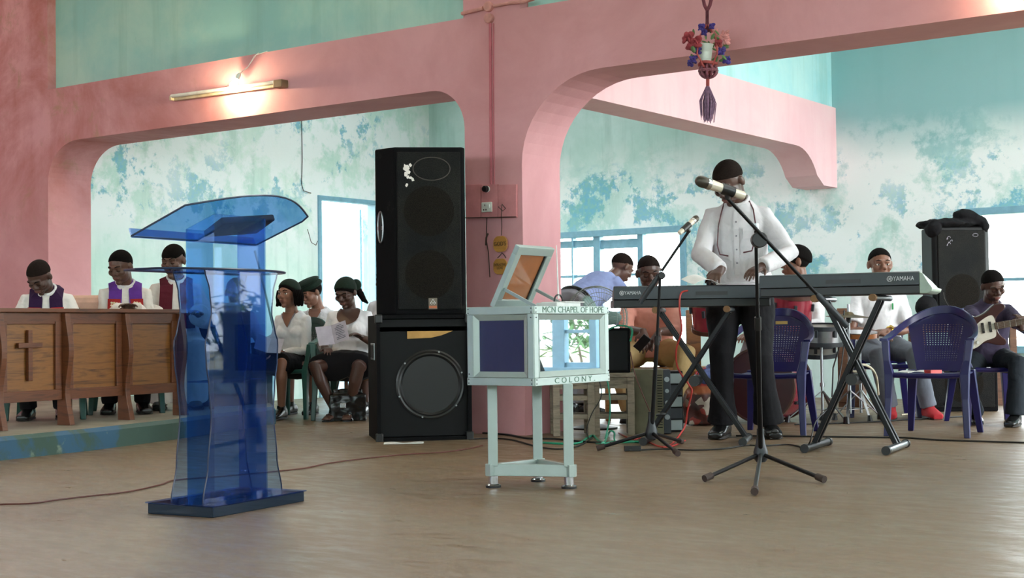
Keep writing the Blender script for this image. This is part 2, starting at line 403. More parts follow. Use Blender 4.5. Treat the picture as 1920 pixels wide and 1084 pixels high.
# back wall with window openings: windows (u0,u1,z0,z1)
BW = [(-9.6, -8.62, .85, 1.84), (-8.62, -7.46, 0.0, 1.84), (-4.49, -2.3, .45, 1.84), (.2, 2.6, .22, 1.84)]
def wall_with_holes(u0, u1, z0, z1, holes, v0, v1, axis='u'):
    mb = MB(); xs = sorted(set([u0, u1]+[h[0] for h in holes]+[h[1] for h in holes]))
    for a, b in zip(xs[:-1], xs[1:]):
        hs = [h for h in holes if h[0] <= a+1e-6 and h[1] >= b-1e-6]
        segs = [(z0, z1)] if not hs else [(z0, hs[0][2]), (hs[0][3], z1)]
        for s0, s1 in segs:
            if s1-s0 < 1e-3: continue
            c = ((a+b)/2, (v0+v1)/2, (s0+s1)/2); d = (b-a, v1-v0, s1-s0)
            if axis == 'v': c = (c[1], c[0], c[2]); d = (d[1], d[0], d[2])
            mb.box(c, d)
    return mb
cbuild(wall_with_holes(-11.3, 3, 0, 4.6, BW, BACKV, BACKV+.22), 'wall_back', 'teal_back')
cbuild(wall_with_holes(AV1-.1, BACKV+.22, 0, 4.6, [(11.69, 12.69, 0, 2.262)], -11.24, -11.022, 'v'), 'wall_end', 'teal_end')
# ceiling over aisle and nave; the nave's own side walls with big openings
def roof_with_added_holes(u0, u1, v0, v1, holes, z):
    mb = MB(); us = sorted(set([u0, u1]+[h[0] for h in holes]+[h[1] for h in holes]))
    for a, b in zip(us[:-1], us[1:]):
        hs = [h for h in holes if h[0] <= a+1e-6 and h[1] >= b-1e-6]
        for s0, s1 in ([(v0, v1)] if not hs else [(v0, hs[0][2]), (hs[0][3], v1)]): mb.box(((a+b)/2, (s0+s1)/2, z), (b-a, s1-s0, .1))
    return mb
cbuild(roof_with_added_holes(-12.1, 3.1, AV0, BACKV+.3, [(-9.1, -8.0, 10.2, 12.0), (-4.0, -3.2, 10.4, 11.8)], 4.65), 'ceiling', 'ceiling_board')  # unseen roof openings added to brighten the aisle walls
cbuild(MB().box((-4.6, 1.0, 6.0), (19, 15, .1)), 'ceiling_nave', 'ceiling_board')
NW = [(-12.2, -9.9, 1.8, 3.2), (-8.2, -5.9, 1.8, 3.2), (-4.2, -1.9, 1.8, 3.2), (-.2, 2.1, 1.8, 3.2)]
cbuild(wall_with_holes(-14, 4.6, 0, 6, NW, -5.2, -5.0), 'wall_front', 'teal_upper')
cbuild(wall_with_holes(-5, 8.13, 0, 6, [(-3.8, -1.8, 1.9, 3.5), (.6, 2.6, 1.9, 3.5), (4.8, 6.8, 1.9, 3.5)], 4.4, 4.6, 'v'), 'wall_right', 'teal_upper')
cbuild(MB().box((-13.95, 1.5, 3), (.1, 13.2, 6)), 'wall_left', 'pink_paint')
cbuild(wall_with_holes(AV1, BACKV+.2, 0, 4.6, [(8.7, 13.6, .2, 4.5)], 2.9, 3.1, 'v'), 'wall_aisle_right', 'teal_upper')
# ground outside
g = struct(MB().box((0, 10, -.32), (120, 120, .2)).build('ground', 'ground_earth'))
# platform
PL = [G(-330, 905), G(0, 864), G(170, 845), G(323, 825), G(517, 795)]
inner = [uv(-8.95, 8.9), uv(-11.0, 9.6), uv(-11.0, 8.13), uv(-13.8, 8.13), uv(-13.8, 3.0)]
def platform():
    mb = MB(); pts = [(p.x, p.y) for p in PL]+[(p.x, p.y) for p in inner]; n = len(pts)
    top = []
    cxy = V3((sum(p[0] for p in pts)/n, sum(p[1] for p in pts)/n, 0))
    vs = [(x, y, 0) for x, y in pts]+[(x, y, .115) for x, y in pts]+[tuple(V3((x, y, .14))+(cxy-V3((x, y, 0))).normalized()*.03) for x, y in pts]
    fs = [(i, (i+1) % n, n+(i+1) % n, n+i) for i in range(n)]+[(n+i, n+(i+1) % n, 2*n+(i+1) % n, 2*n+i) for i in range(n)]
    mb.add(vs, fs); t = MB().add(vs[2*n:], [tuple(range(n))]); return mb, t
pm, ptop = platform()
struct(pm.build('floor_platform_riser', 'platform_paint')); struct(ptop.build('floor_platform', 'platform_top'))
# back wall windows: blue frames
def frame_window(name, u0, u1, z0, z1, mull, rails, mat, sash=()):
    mb = MB(); t = .07; v = BACKV-.0
    mb.box(((u0+u1)/2, v+.03, z1-t/2), (u1-u0, .12, t)).box(((u0+u1)/2, v+.03, z0+t/2), (u1-u0, .12, t))
    for u in (u0+t/2, u1-t/2): mb.box((u, v+.03, (z0+z1)/2), (t, .12, z1-z0-2*t))
    for u, wd in mull: mb.box((u, v+.06, (z0+z1)/2), (wd, .1, z1-z0-2*t))
    for a, b, z, wd in rails: mb.box(((a+b)/2, v+.06, z), (b-a, .05, wd))
    o = cbuild(mb, name, mat, bevel=.004); return o
frame_window('window_1', -9.6, -7.46, .85, 1.84, [(-8.95, .02), (-8.62, .09), (-8.05, .07)], [(-9.5, -8.66, 1.70, .08), (-9.5, -8.66, 1.33, .03), (-8.58, -8.08, 1.68, .10), (-8.58, -8.08, 1.33, .03)], 'blue_joinery')
frame_window('window_2', -4.49, -2.3, .45, 1.84, [(-3.45, .05)], [(-4.4, -2.4, 1.15, .03)], 'blue_joinery')
frame_window('window_3', .2, 2.6, .22, 1.84, [(1.785, .17), (1.315, .09)], [(1.36, 1.70, .70, .04), (1.36, 1.70, .31, .07)], 'blue_joinery')
# open casement of window 2, swung outwards
def casement(mb, u, v, ang, wdt, z0, z1, t=.06):
    M = TR((u, v, 0), ang)
    mb.box((wdt/2, 0, z1-t/2), (wdt, .035, t), M).box((wdt/2, 0, z0+t/2), (wdt, .035, t), M).box((wdt/2, 0, (z0+z1)/2), (wdt, .03, t*.6), M)
    for x in (t/2, wdt-t/2): mb.box((x, 0, (z0+z1)/2), (t, .035, z1-z0-2*t), M)
    return mb
MATS_J = 'blue_joinery_pale'
cbuild(casement(casement(MB(), -2.42, BACKV+.2, radians(62), .9, .55, 1.76), -4.38, BACKV+.2, radians(118), .9, .55, 1.76), 'window_2_casement', 'blue_joinery_pale', bevel=.004)
# door in the end wall: frame and open leaf
d = MB(); uE = -11.02
d.box((uE-.04, 11.715, 1.12), (.12, .05, 2.24)).box((uE-.04, 12.665, 1.12), (.12, .05, 2.24)).box((uE-.04, 12.19, 2.235), (.12, 1.0, .05))
cbuild(d, 'door_1', 'blue_joinery', bevel=.004)
leaf = MB().box((0, .46, 1.09), (.04, .92, 2.16), TR((uE-.2, 12.64, 0), radians(100)))
cbuild(leaf, 'door_1_leaf', 'blue_joinery_pale', bevel=.004)
# ================================================================ people
def skin(name, h, var=.1):
    t = NT(name); c = t.coord(); n = t.noise(c, 9, 4); col = hexa(h)
    t.l(t.ramp(n, [(.3, tuple(v*(1-var) for v in col[:3])+(1,)), (.7, tuple(v*(1+var) for v in col[:3])+(1,))]), t.b.inputs['Base Color'])
    t.b.inputs['Roughness'].default_value = .42; t.b.inputs['Specular IOR Level'].default_value = .5
    t.bump(t.noise(c, 180, 3), .12, .002); return t.m
skin('skin_dark', '5e4034'); skin('skin_deep', '4a3128'); skin('skin_warm', '7a5240'); skin('skin_brown', '8a5f4c')
def hairmat(name, h):
    t = NT(name); c = t.coord(); t.l(t.ramp(t.noise(c, 120, 3), [(.3, hexa(h)), (.7, tuple(v*1.6 for v in hexa(h)[:3])+(1,))]), t.b.inputs['Base Color'])
    t.b.inputs['Roughness'].default_value = .9; t.b.inputs['Specular IOR Level'].default_value = .08; t.bump(t.noise(c, 260, 3), .5, .005); return t.m
hairmat('hair_black', '0e0b0a'); hairmat('hair_shaved', '1b1411')
def cloth(name, h, rough=.85, var=.06, wr=.35, sc=7):
    t = NT(name); c = t.coord(); n = t.noise(c, sc, 4, .55, .8); col = hexa(h)
    t.l(t.ramp(t.noise(c, 5, 3), [(.3, tuple(v*(1-var) for v in col[:3])+(1,)), (.7, tuple(min(1, v*(1+var)) for v in col[:3])+(1,))]), t.b.inputs['Base Color'])
    t.b.inputs['Roughness'].default_value = rough; t.b.inputs['Specular IOR Level'].default_value = .2
    t.bump(n, wr, .03); return t.m
cloth('cloth_white', 'e6e4e6'); cloth('cloth_white_warm', 'e8e0da'); cloth('cloth_linen', 'cbc8cc'); cloth('cloth_black', '141316'); cloth('cloth_blue_shirt', '8f9cc8'); cloth('cloth_grey_trousers', '8d8d94')
cloth('cloth_salmon', 'dd9c8c'); cloth('cloth_khaki', 'b39a6c'); cloth('cloth_navy', '3a3346'); cloth('cloth_dark_trousers', '20262c'); cloth('cloth_slate', '737883'); cloth('cloth_trim', '8a8790')
cloth('stole_dark', '2f1838'); cloth('stole_purple', '63358f', var=.25); cloth('stole_maroon', '5c1f2c'); cloth('stole_patch_red', '9c2b2b', var=.4); cloth('embroidery', 'd8c9a8', var=.3)
cloth('green_black_knit', '17251c'); cloth('red_suede', 'b03036')
S('eye_white', 'cfc6bc', .3); S('eye_dark', '120c0a', .15); S('lips', '6e4038', .45); S('shoe_black', '131313', .25); S('sole', '26221f', .7); S('chrome', 'c9ccd0', .18, metal=1.0, var=.03)
S('gold', 'c9a545', .25, metal=1.0, var=.05); S('brass', '6e6048', .45, metal=.8)

def ik(a, b, l1, l2, hint):
    a = V3(a); b = V3(b); d = b-a; L = d.length
    mx = (l1+l2)*.999
    if L > mx: b = a+d*(mx/L); d = b-a; L = mx
    x = (l1*l1-l2*l2+L*L)/(2*L); h = sqrt(max(0, l1*l1-x*x)); n = d/L
    hv = V3(hint); hv = (hv-n*hv.dot(n)); hv = hv.normalized() if hv.length > 1e-5 else V3((0, -1, 0))
    return a+n*x+hv*h, b
def ring(c, rx, ry, right, fwd, n=20, p=2.3):
    out = []
    for k in range(n):
        a = 2*pi*k/n; ca, sa = cos(a), sin(a)
        out.append(c+right*(math.copysign(abs(ca)**(2/p), ca)*rx)+fwd*(math.copysign(abs(sa)**(2/p), sa)*ry))
    return out
def add_hand(mb, wr, d, pn, side, curl=(.35, .35, .4, .5), spread=.12, s=1.0, thumb=.9):
    """wrist point, direction to knuckles, back-of-hand normal, side=+1 right hand (thumb towards its inner side)"""
    d = V3(d).normalized(); pn = V3(pn); pn = (pn-d*pn.dot(d)).normalized(); ac = d.cross(pn)*side   # towards the thumb
    wr = V3(wr)
    rs = [ring(wr+d*(t*s), w_*s, h_*s, ac, pn, 12) for t, w_, h_ in ((-.02, .026, .021), (.0, .027, .02), (.03, .036, .018), (.06, .042, .016), (.088, .041, .014), (.098, .034, .010))]
    mb.loft(rs)
    for i, (o, L) in enumerate(((.031, .074), (.0105, .082), (-.0105, .076), (-.031, .060))):
        p = wr+d*(.088*s)+ac*(o*s); dirv = (d+ac*((o/.031)*spread)).normalized(); pts = [p-d*.015*s, p]; c = curl[i]
        for seg, f in ((.45, 1), (.30, 1.9), (.25, 2.6)):
            dd = dirv*cos(c*f)-pn*sin(c*f); p = p+dd*(L*seg*s); pts.append(p)
        mb.tube(pts, [.0092*s, .0098*s, .0088*s, .008*s, .0062*s], 8)
    p = wr+d*(.022*s)+ac*(.026*s); q = p+(d*.55+ac*.75-pn*.25*thumb).normalized()*.036*s; r = q+(d*.85+ac*.3-pn*.45*thumb).normalized()*.032*s
    mb.tube([wr+d*.012*s+ac*.01*s, p, q, r], [.014*s, .0135*s, .011*s, .0075*s], 8)
def foot_loft(mb, ank, fd, s=1.0, grow=0.0, length=.26, toes=False, up=(0, 0, 1)):
    fd = V3(fd).normalized(); up = V3(up); rt = fd.cross(up).normalized(); up = rt.cross(fd)
    b = V3(ank)-up*.075*s
    prof = [(-.07, .028, .035, .04), (-.055, .034, .045, .045), (0, .036, .05, .05), (.06, .042, .038, .038), (.12, .048, .027, .027), (.16, .046, .021, .021), (.19, .034, .016, .016)]
    k = length/.26; rs = []
    for t, w_, h_, c_ in prof: rs.append(ring(b+fd*(t*k*s)+up*(c_*s*1.0), (w_+grow)*s, (h_+grow)*s, rt, up, 14, 2.6))
    mb.loft(rs); mb.tube([b+up*.045*s, V3(ank)+up*.04*s], [.042*s+grow, .036*s+grow], 12)
    if toes:
        for i, (o, L) in enumerate(((-.03, .022), (-.014, .028), (0, .028), (.015, .026), (.03, .03))): 
            p = b+fd*(.175*k*s)+rt*o*s+up*.014*s; mb.tube([p, p+fd*L*s-up*.004*s], [.011*s, .008*s], 8)
def head_parts(mb, H, eyes_closed, fat=0.0, female=False):
    k = 1+fat; E = lambda c, r, R=None: mb.ell(c, r, 18, 12, H, R)
    E((0, -.014, .028), (.077, .098, .088)); E((0, .022, -.028), (.066*k, .068, .082)); E((0, .015, -.062), (.056*k, .058, .052)); E((0, .066, -.098), (.023, .022, .020))
    mb.tube([(-.05, .070, .022), (-.02, .086, .026), (.02, .086, .026), (.05, .070, .022)], [.010, .0115, .0115, .010], 8, H)
    mb.tube([(0, .084, .020), (0, .094, -.002), (0, .107, -.024)], [.0085, .0105, .0135], 10, H); E((.0145, .095, -.027), (.0105, .012, .009)); E((-.0145, .095, -.027), (.0105, .012, .009))
    for sx_ in (1, -1):
        E((sx_*.041*k, .058, -.022), (.027*k, .027, .026)); E((sx_*.082, -.006, -.004), (.010, .019, .031), Matrix.Rotation(sx_*.35, 3, 'Z'))
        if eyes_closed: E((sx_*.031, .074, .002), (.0155, .0125, .011))
        else: E((sx_*.031, .073, .011), (.0165, .0125, .0065)); E((sx_*.031, .073, -.009), (.015, .011, .0045))
    E((0, .088, -.054), (.026, .0125, .0075)); E((0, .086, -.066), (.022, .0125, .008)); E((0, .078, -.060), (.034, .016, .02))
HC = (0, -.014, .028)
def hair_short(H, th=.006, line=(.03, .62), low=.86, extra=None):
    mb = MB().ell(HC, (.077+th, .098+th, .088+th), 56, 40); out = []
    for v in mb.v:
        y, z = v.y, v.z
        ok = z > line[0]+line[1]*y
        if extra and not ok: ok = extra(v)
        sd = z-(line[0]+line[1]*y); sd = max(sd, .01) if (ok and extra) else sd
        q = max(0, min(1, (sd+.011)/.011)); q = q*q*(3-2*q); v = V3(HC)+(v-V3(HC))*(low+(1-low)*q)
        out.append(H @ v)
    mb.v = out; return mb

def person(label, target, face, pel, hands_w=None, feet_w=None, hscale=1.09, lean=8, head=(0, 0, 0), hands=None, elbows=((.5, -.6, -.6), (-.5, -.6, -.6)), feet=((.12, .42, .075), (-.12, .42, .075)), knees=((.1, 1, .6), (-.1, 1, .6)),
           ground=0.0, fixed_s=None, twist=0, roll=0, skinm='skin_dark', voxel=.006, wide=0.0, female=False, top='cloth_white', top_hem=-.10, sleeve=1.0, sleeve_w=.0, bottom='cloth_black',
           bottom_kind='trousers', shoes='shoe_black', hair='short', hairm='hair_black', eyes_closed=True, hand_dirs=None, hand_n=None, curls=None, neckline=None, collar=None, fat=0.0, footdirs=None, foot_up=None, legs=True, group=None, neck_len=.085, thigh=.43, shin=.43, straight=False, cuff=0, skirt_len=1.0):
    rz = pi+radians(face); R2 = Matrix.Rotation(rz, 4, 'Z')
    pel = V3(pel); L = .50; la = radians(lean); X = V3((1, 0, 0)); ra = radians(roll)
    tip = pel+V3((sin(ra)*L, sin(la)*L*cos(ra), cos(la)*L*cos(ra)))
    ctl = (pel+tip)/2 if straight else pel+V3((0, -.01+.25*sin(la)*L*.4, L*.5*cos(la*.5)))
    def sp(t):
        if t > 1: return tip+(tip-ctl).normalized()*(t-1)*L
        if t < 0: return pel+(pel-ctl).normalized()*(-t)*L
        return pel*(1-t)**2+ctl*2*t*(1-t)+tip*t*t
    def fr(t):
        tg = (sp(t+.01)-sp(t-.01)).normalized(); a = radians(twist)*max(0, min(1, t)); r = V3((cos(a), sin(a), 0)); f = tg.cross(r).normalized()*-1; f = r.cross(tg).normalized()*-1
        f = tg.cross(r); r2 = f.cross(tg); return r2.normalized(), f.normalized()
    w = wide
    RT = [(-.13, .10, .08), (-.06, .165+w, .115+w*.7), (.08, .168+w, .118+w*.9), (.3, .143+w, .105+w), (.5, .150+w, .110+w*.9), (.7, .160+w*.8, .112+w*.7), (.82, .158+w*.5, .098+w*.3), (.90, .125, .080), (.955, .088, .066), (1.0, .064, .058), (1.04, .056, .055)]
    if female: RT = [(t, a*(1.05 if t < .2 else .90), b*.93) for t, a, b in RT]
    def trings(off, t0=-.13, t1=1.04, tuck=0):
        out = []
        for t, a, b in RT:
            if t < t0-1e-6 or t > t1+1e-6: continue
            r, f = fr(t); out.append(ring(sp(t), a+off, b+off, r, f, 22))
        return out
    def surf(t, x, off):
        """point on the chest: x = sideways offset, front side"""
        r, f = fr(t); A, B = .17, .11
        for (ta, a, b), (tb, a2, b2) in zip(RT[:-1], RT[1:]):
            if ta <= t <= tb: q = (t-ta)/(tb-ta); A, B = a+(a2-a)*q, b+(b2-b)*q
        A += off; B += off; k = max(0, 1-(abs(x)/A)**2.3)**(1/2.3)
        return sp(t)+r*x+f*(B*k)
    # arms
    r9, f9 = fr(.80); sw = (.138 if female else .150)+w*.4
    sh = [sp(.81)+r9*sw, sp(.81)-r9*sw]
    # head
    nb = sp(1.0); rN, fN = fr(1.0); upv = (sp(1.0)-sp(.9)).normalized(); hy, hp, hr = (radians(a) for a in head)
    HR = Matrix.Rotation(hy, 3, 'Z') @ Matrix.Rotation(-hp, 3, 'X') @ Matrix.Rotation(hr, 3, 'Y')
    mixup = (upv+HR @ V3((0, 0, 1))*.6).normalized()
    piv = nb+mixup*neck_len; hc = piv+HR @ V3((0, .026, .068))
    H = Matrix.Translation(hc) @ HR.to_4x4() @ Matrix.Diagonal((hscale, hscale, hscale, 1))
    # place so that the head centre lands on target
    T = V3(target); s = fixed_s or max(.86, min(1.12, (T.z-ground)/hc.z)); rh = R2 @ (hc*s)
    root = thing('person', label, 'person', (T.x-rh.x, T.y-rh.y, ground), rz, group); root.scale = (s, s, s)
    print('person', label[:30], 's=%.3f' % s, 'head z err %.3f' % (T.z-ground-hc.z*s), 'loc', [round(v, 2) for v in root.location])
    if hands_w: hands = [wm(root).inverted() @ V3(h) for h in hands_w]
    if feet_w: feet = [wm(root).inverted() @ V3(h) for h in feet_w]
    if hands is None: hands = ((.2, .05, .8), (-.2, .05, .8))
    UA, FA = .285, .255
    arms = []
    for i in (0, 1):
        e, wr = ik(sh[i], hands[i], UA, FA, elbows[i]); arms.append((sh[i], e, wr))
    # ---- body
    mb = MB(); mb.loft(trings(-.012)); mb.tube([sp(.93), nb, piv, hc+HR @ V3((0, -.01, -.03))], [.07, .058, .054, .056], 16)
    head_parts(mb, H, eyes_closed, fat, female)
    for i, (a, e, q) in enumerate(arms):
        k = 1.0+w*3; d = (q-e).normalized()
        mb.tube([a+(sp(.8)-a)*.3, a, a+(e-a)*.35, e, e+(q-e)*.3, q], [.05*k, .052*k, .046*k, .037*k, .038*k, .026], 14)
        hd = V3(hand_dirs[i]) if hand_dirs else d; hn = V3(hand_n[i]) if hand_n else V3((0, 0, 1))
        add_hand(mb, q, hd, hn, 1 if i == 0 else -1, curls[i] if curls else (.3, .35, .4, .5))
    lg = []
    if legs:
        for i in (0, 1):
            sg = 1 if i == 0 else -1; r0_, f0_ = fr(0); hp_ = pel+r0_*(sg*.092)-V3((0, 0, .02)); kn, an = ik(hp_, V3(feet[i]), thigh, shin, knees[i]); lg.append((hp_, kn, an))
            k = 1+w*2.5
            mb.tube([hp_, hp_+(kn-hp_)*.4, kn, kn+(an-kn)*.3, an+(kn-an)*.1, an], [.088*k, .078*k, .056*k, .054*k, .036, .034], 14)
            fd = V3(footdirs[i]) if footdirs else V3((sg*.15, 1, 0)); fu = foot_up[i] if foot_up else (0, 0, 1)
            foot_loft(mb, an, fd, 1.0, -.004, toes=(shoes in ('sandals', 'bare')), up=fu)
    if female and neckline != 'none':
        for sg in (1, -1): r, f = fr(.62); mb.ell(sp(.62)+r*sg*.07+f*(.075+w*.6), (.062+w*.4, .055+w*.3, .06+w*.3), 14, 10)
    off = .015
    if neckline and neckline != 'none':
        # bare throat that reaches just in front of the blouse
        nr = neckline; n_ = 12
        def nl(u, v):
            q = v*(len(nr)-1); i = min(int(q), len(nr)-2); k = q-i; t = nr[i][0]*(1-k)+nr[i+1][0]*k; h = nr[i][1]*(1-k)+nr[i+1][1]*k; d = (nr[i][2]*(1-k)+nr[i+1][2]*k) if len(nr[i]) > 2 else 0
            return surf(t, (u-.5)*2*h, off+.004+d)
        NLK = MB().slab(nl, 14, 12, fr(.85)[1]*.004)
    body = mb.build('body', skinm, root, remesh=voxel, sm=2)
    if female and neckline and neckline != 'none': NLK.build('neckline', skinm, root, smooth=True)
    # ---- face details
    if not eyes_closed:
        for sg in (1, -1):
            e = MB().ell((sg*.031, .0735, .002), (.0135, .0115, .0095), 14, 10, H).build('eye', 'eye_white', root, smooth=True)
            MB().ell((sg*.031-.001, .0815, .002), (.0068, .0045, .0072), 12, 8, H).build('iris', 'eye_dark', e, smooth=True)
    for sg in (1, -1):
        if eyes_closed: MB().tube([(sg*.018, .083, -.003), (sg*.031, .0875, -.0065), (sg*.045, .081, -.003)], .0022, 6, H).build('eyelashes', 'hair_black', root, smooth=True)
        MB().tube([(sg*.014, .094, .027), (sg*.032, .091, .033), (sg*.051, .076, .028)], [.0035, .0042, .002], 6, H).build('eyebrow', 'hair_black', root, smooth=True)
    MB().ell((0, .0925, -.055), (.025, .0115, .0055), 16, 8, H).ell((0, .090, -.0655), (.0215, .0118, .0065), 16, 8, H).build('lips', 'lips', root, smooth=True)
    # ---- hair
    if hair == 'short': hair_short(H, .0035).build('hair', hairm, root, smooth=True)
    elif hair == 'shaved': hair_short(H, .0015, (.035, .5), .92).build('hair', 'hair_shaved', root, smooth=True)
    elif hair == 'receding': hair_short(H, .005, (.055, -.35), .86, lambda v: v.y < -.01 and v.z > -.03-.2*v.y or (v.y < .03 and v.z > .06 and abs(v.x) > .02)).build('hair', hairm, root, smooth=True)
    elif hair == 'high': hair_short(H, .014, (.045, .5)).build('hair', hairm, root, smooth=True)
    # ---- top
    if top:
        m = MB(); rs = trings(off, top_hem, .96 if neckline and neckline != 'none' else 1.0)
        if top_hem < -.14:
            r, f = fr(0); z0 = pel; rs = [ring(sp(top_hem), .185+w, .135+w, r, f, 22), ring(sp(-.12), .185+w, .135+w, r, f, 22)]+trings(off, -.07, 1.0)
        m.loft(rs)
        if female:
            for sg in (1, -1): r, f = fr(.62); m.ell(sp(.62)+r*sg*.07+f*(.075+w*.6), (.076+w*.4, .067+w*.3, .072+w*.3), 14, 10)
        for i, (a, e, q) in enumerate(arms):
            k = 1.0+w*3; sl = sleeve if not hasattr(sleeve, '__len__') else sleeve[i]
            A = a+(sp(.75)-a)*.35
            if sl > .56:
                q2 = e+(q-e)*((sl-.55)/.45)*.97
                m.tube([sp(.85), a, a+(e-a)*.5, e, e+(q2-e)*.5, q2], [.058*k, .062*k, .058*k, .051*k+sleeve_w*.4, .046*k+sleeve_w*.7, .037*k+sleeve_w], 16)
            else: q2 = a+(e-a)*(sl/.55); m.tube([sp(.85), a, a+(q2-a)*.6, q2], [.058*k, .064*k, .065*k, .064*k+sleeve_w], 16)
        m.build('robe' if bottom_kind == 'robe' else ('blouse' if female else 'shirt'), top, root, remesh=voxel*1.25, sm=7, disp=.016, dscale=.09)
        if collar:
            c = MB(); pts = []
            for k in range(15):
                a = radians(-250+k*320/14); pts.append(nb+rN*(cos(a)*.066)+fN*(sin(a)*.064+.004)+upv*(.022-.018*max(0, sin(a))))
            pts = [nb+rN*(cos(a)*.068)+fN*(sin(a)*.066+.004)+upv*(.022-.03*max(0, sin(a))) for a in [radians(95+k*350/16) for k in range(17)]]
            c.tube(pts, .011, 8, flat=1.0).build('collar', collar, root, smooth=True)
    # ---- bottom
    if legs and bottom:
        m = MB()
        hr_ = trings(off+.004 if top_hem > -.05 else .008, -.13, .10)
        m.loft(hr_)
        if bottom_kind == 'trousers':
            for hp_, kn, an in lg: m.tube([hp_+V3((0, 0, .03)), hp_+(kn-hp_)*.45, kn, kn+(an-kn)*.5, an+(kn-an)*.02], [.10+w, .092+w, .073, .068, .064+cuff], 16)
        elif bottom_kind == 'skirt':
            (h1, k1, _), (h2, k2, _) = lg; c0 = (h1+h2)/2; c1 = (k1+k2)/2; d = (c1-c0).normalized(); r = (h1-h2).normalized(); wk = (k1-k2).length/2
            f = d.cross(r).normalized(); m.loft([ring(c0+(c1-c0)*t, .175+w+(wk+.09-.175)*t, .134-.026*t+w*.5, r, f, 20, 2.8) for t in (-.1, .2, .45, .7*skirt_len, skirt_len)])
        elif bottom_kind == 'robe':
            (h1, k1, a1), (h2, k2, a2) = lg; r = X
            c0 = (h1+h2)/2; c1 = (k1+k2)/2; c2 = (a1+a2)/2
            m.tube([h1, k1, a1], [.12, .11, .12], 14).tube([h2, k2, a2], [.12, .11, .12], 14).tube([c0, c1, c2], [.12, .11, .11], 14)
        m.build({'trousers': 'trousers', 'skirt': 'skirt', 'robe': 'robe_skirt'}[bottom_kind], bottom, root, remesh=voxel*1.4, sm=4, disp=.014, dscale=.11)
    # ---- shoes
    if legs:
        for i, (hp_, kn, an) in enumerate(lg):
            sg = 1 if i == 0 else -1; fd = V3(footdirs[i]) if footdirs else V3((sg*.15, 1, 0)); fu = V3(foot_up[i]) if foot_up else V3((0, 0, 1)); fd.normalize()
            if shoes == 'bare': continue
            if shoes == 'sandals':
                b = an-fu*.078; rt = fd.cross(fu).normalized(); sm_ = MB()
                sm_.loft([ring(b+fd*t+fu*(-.002+h), w_, .008, rt, fu, 14, 3) for t, w_, h in ((-.075, .03, .03), (-.04, .036, .028), (.03, .036, .012), (.10, .046, 0), (.16, .048, 0), (.21, .03, 0))])
                so = sm_.build('sandal', 'shoe_black', root, smooth=True)
                MB().tube([b+fd*.12+rt*.05, b+fd*.125+fu*.05+rt*.02, b+fd*.13+fu*.05-rt*.02, b+fd*.12-rt*.05], .007, 6).build('strap', 'shoe_black', so, smooth=True); MB().tube([b+rt*.04-fd*.02+fu*.02, b+fu*.08+fd*.03, b-rt*.04-fd*.02+fu*.02], .006, 6).build('strap', 'shoe_black', so, smooth=True)
                continue
            m2 = MB(); foot_loft(m2, an, fd, 1.0, .005, .285, up=tuple(fu)); so = m2.build('shoe', shoes, root, remesh=.007, sm=2)
            b = an-fu*.079; rt = fd.cross(fu).normalized()
            MB().loft([ring(b+fd*t, w_, .007, rt, fd, 14, 3) if False else [b+fd*t+rt*(x*w_)+fu*z for x, z in ((-1, 0), (1, 0), (1, .016), (-1, .016))] for t, w_ in ((-.083, .024), (-.06, .036), (.02, .040), (.12, .052), (.17, .050), (.205, .030))]).build('sole', 'sole', so)
    return dict(root=root, H=H, sp=sp, fr=fr, surf=surf, arms=arms, legs=lg, hc=hc, nb=nb, upv=upv, rN=rN, fN=fN, RT=RT, body=body)
sleeve_skirt = 1.06
def strip(pts, normals, width, th, across=None):
    """flat band along pts with outward normals"""
    mb = MB(); vs = []; N = len(pts)
    for i in range(N):
        a = pts[max(i-1, 0)]; b = pts[min(i+1, N-1)]; t = (b-a).normalized(); n = normals[i]; n = (n-t*n.dot(t)).normalized(); x = t.cross(n)
        wd = width[i] if hasattr(width, '__len__') else width
        vs += [pts[i]-x*wd/2, pts[i]+x*wd/2, pts[i]+x*wd/2+n*th, pts[i]-x*wd/2+n*th]
    fs = [(3, 2, 1, 0), tuple((N-1)*4+k for k in range(4))]
    for i in range(N-1):
        for k in range(4): l = (k+1) % 4; fs.append((i*4+k, i*4+l, (i+1)*4+l, (i+1)*4+k))
    return mb.add(vs, fs)
# ================================================================ the people in the photo
PZ = .14
def W(pd, p): return wm(pd['root']) @ V3(p)
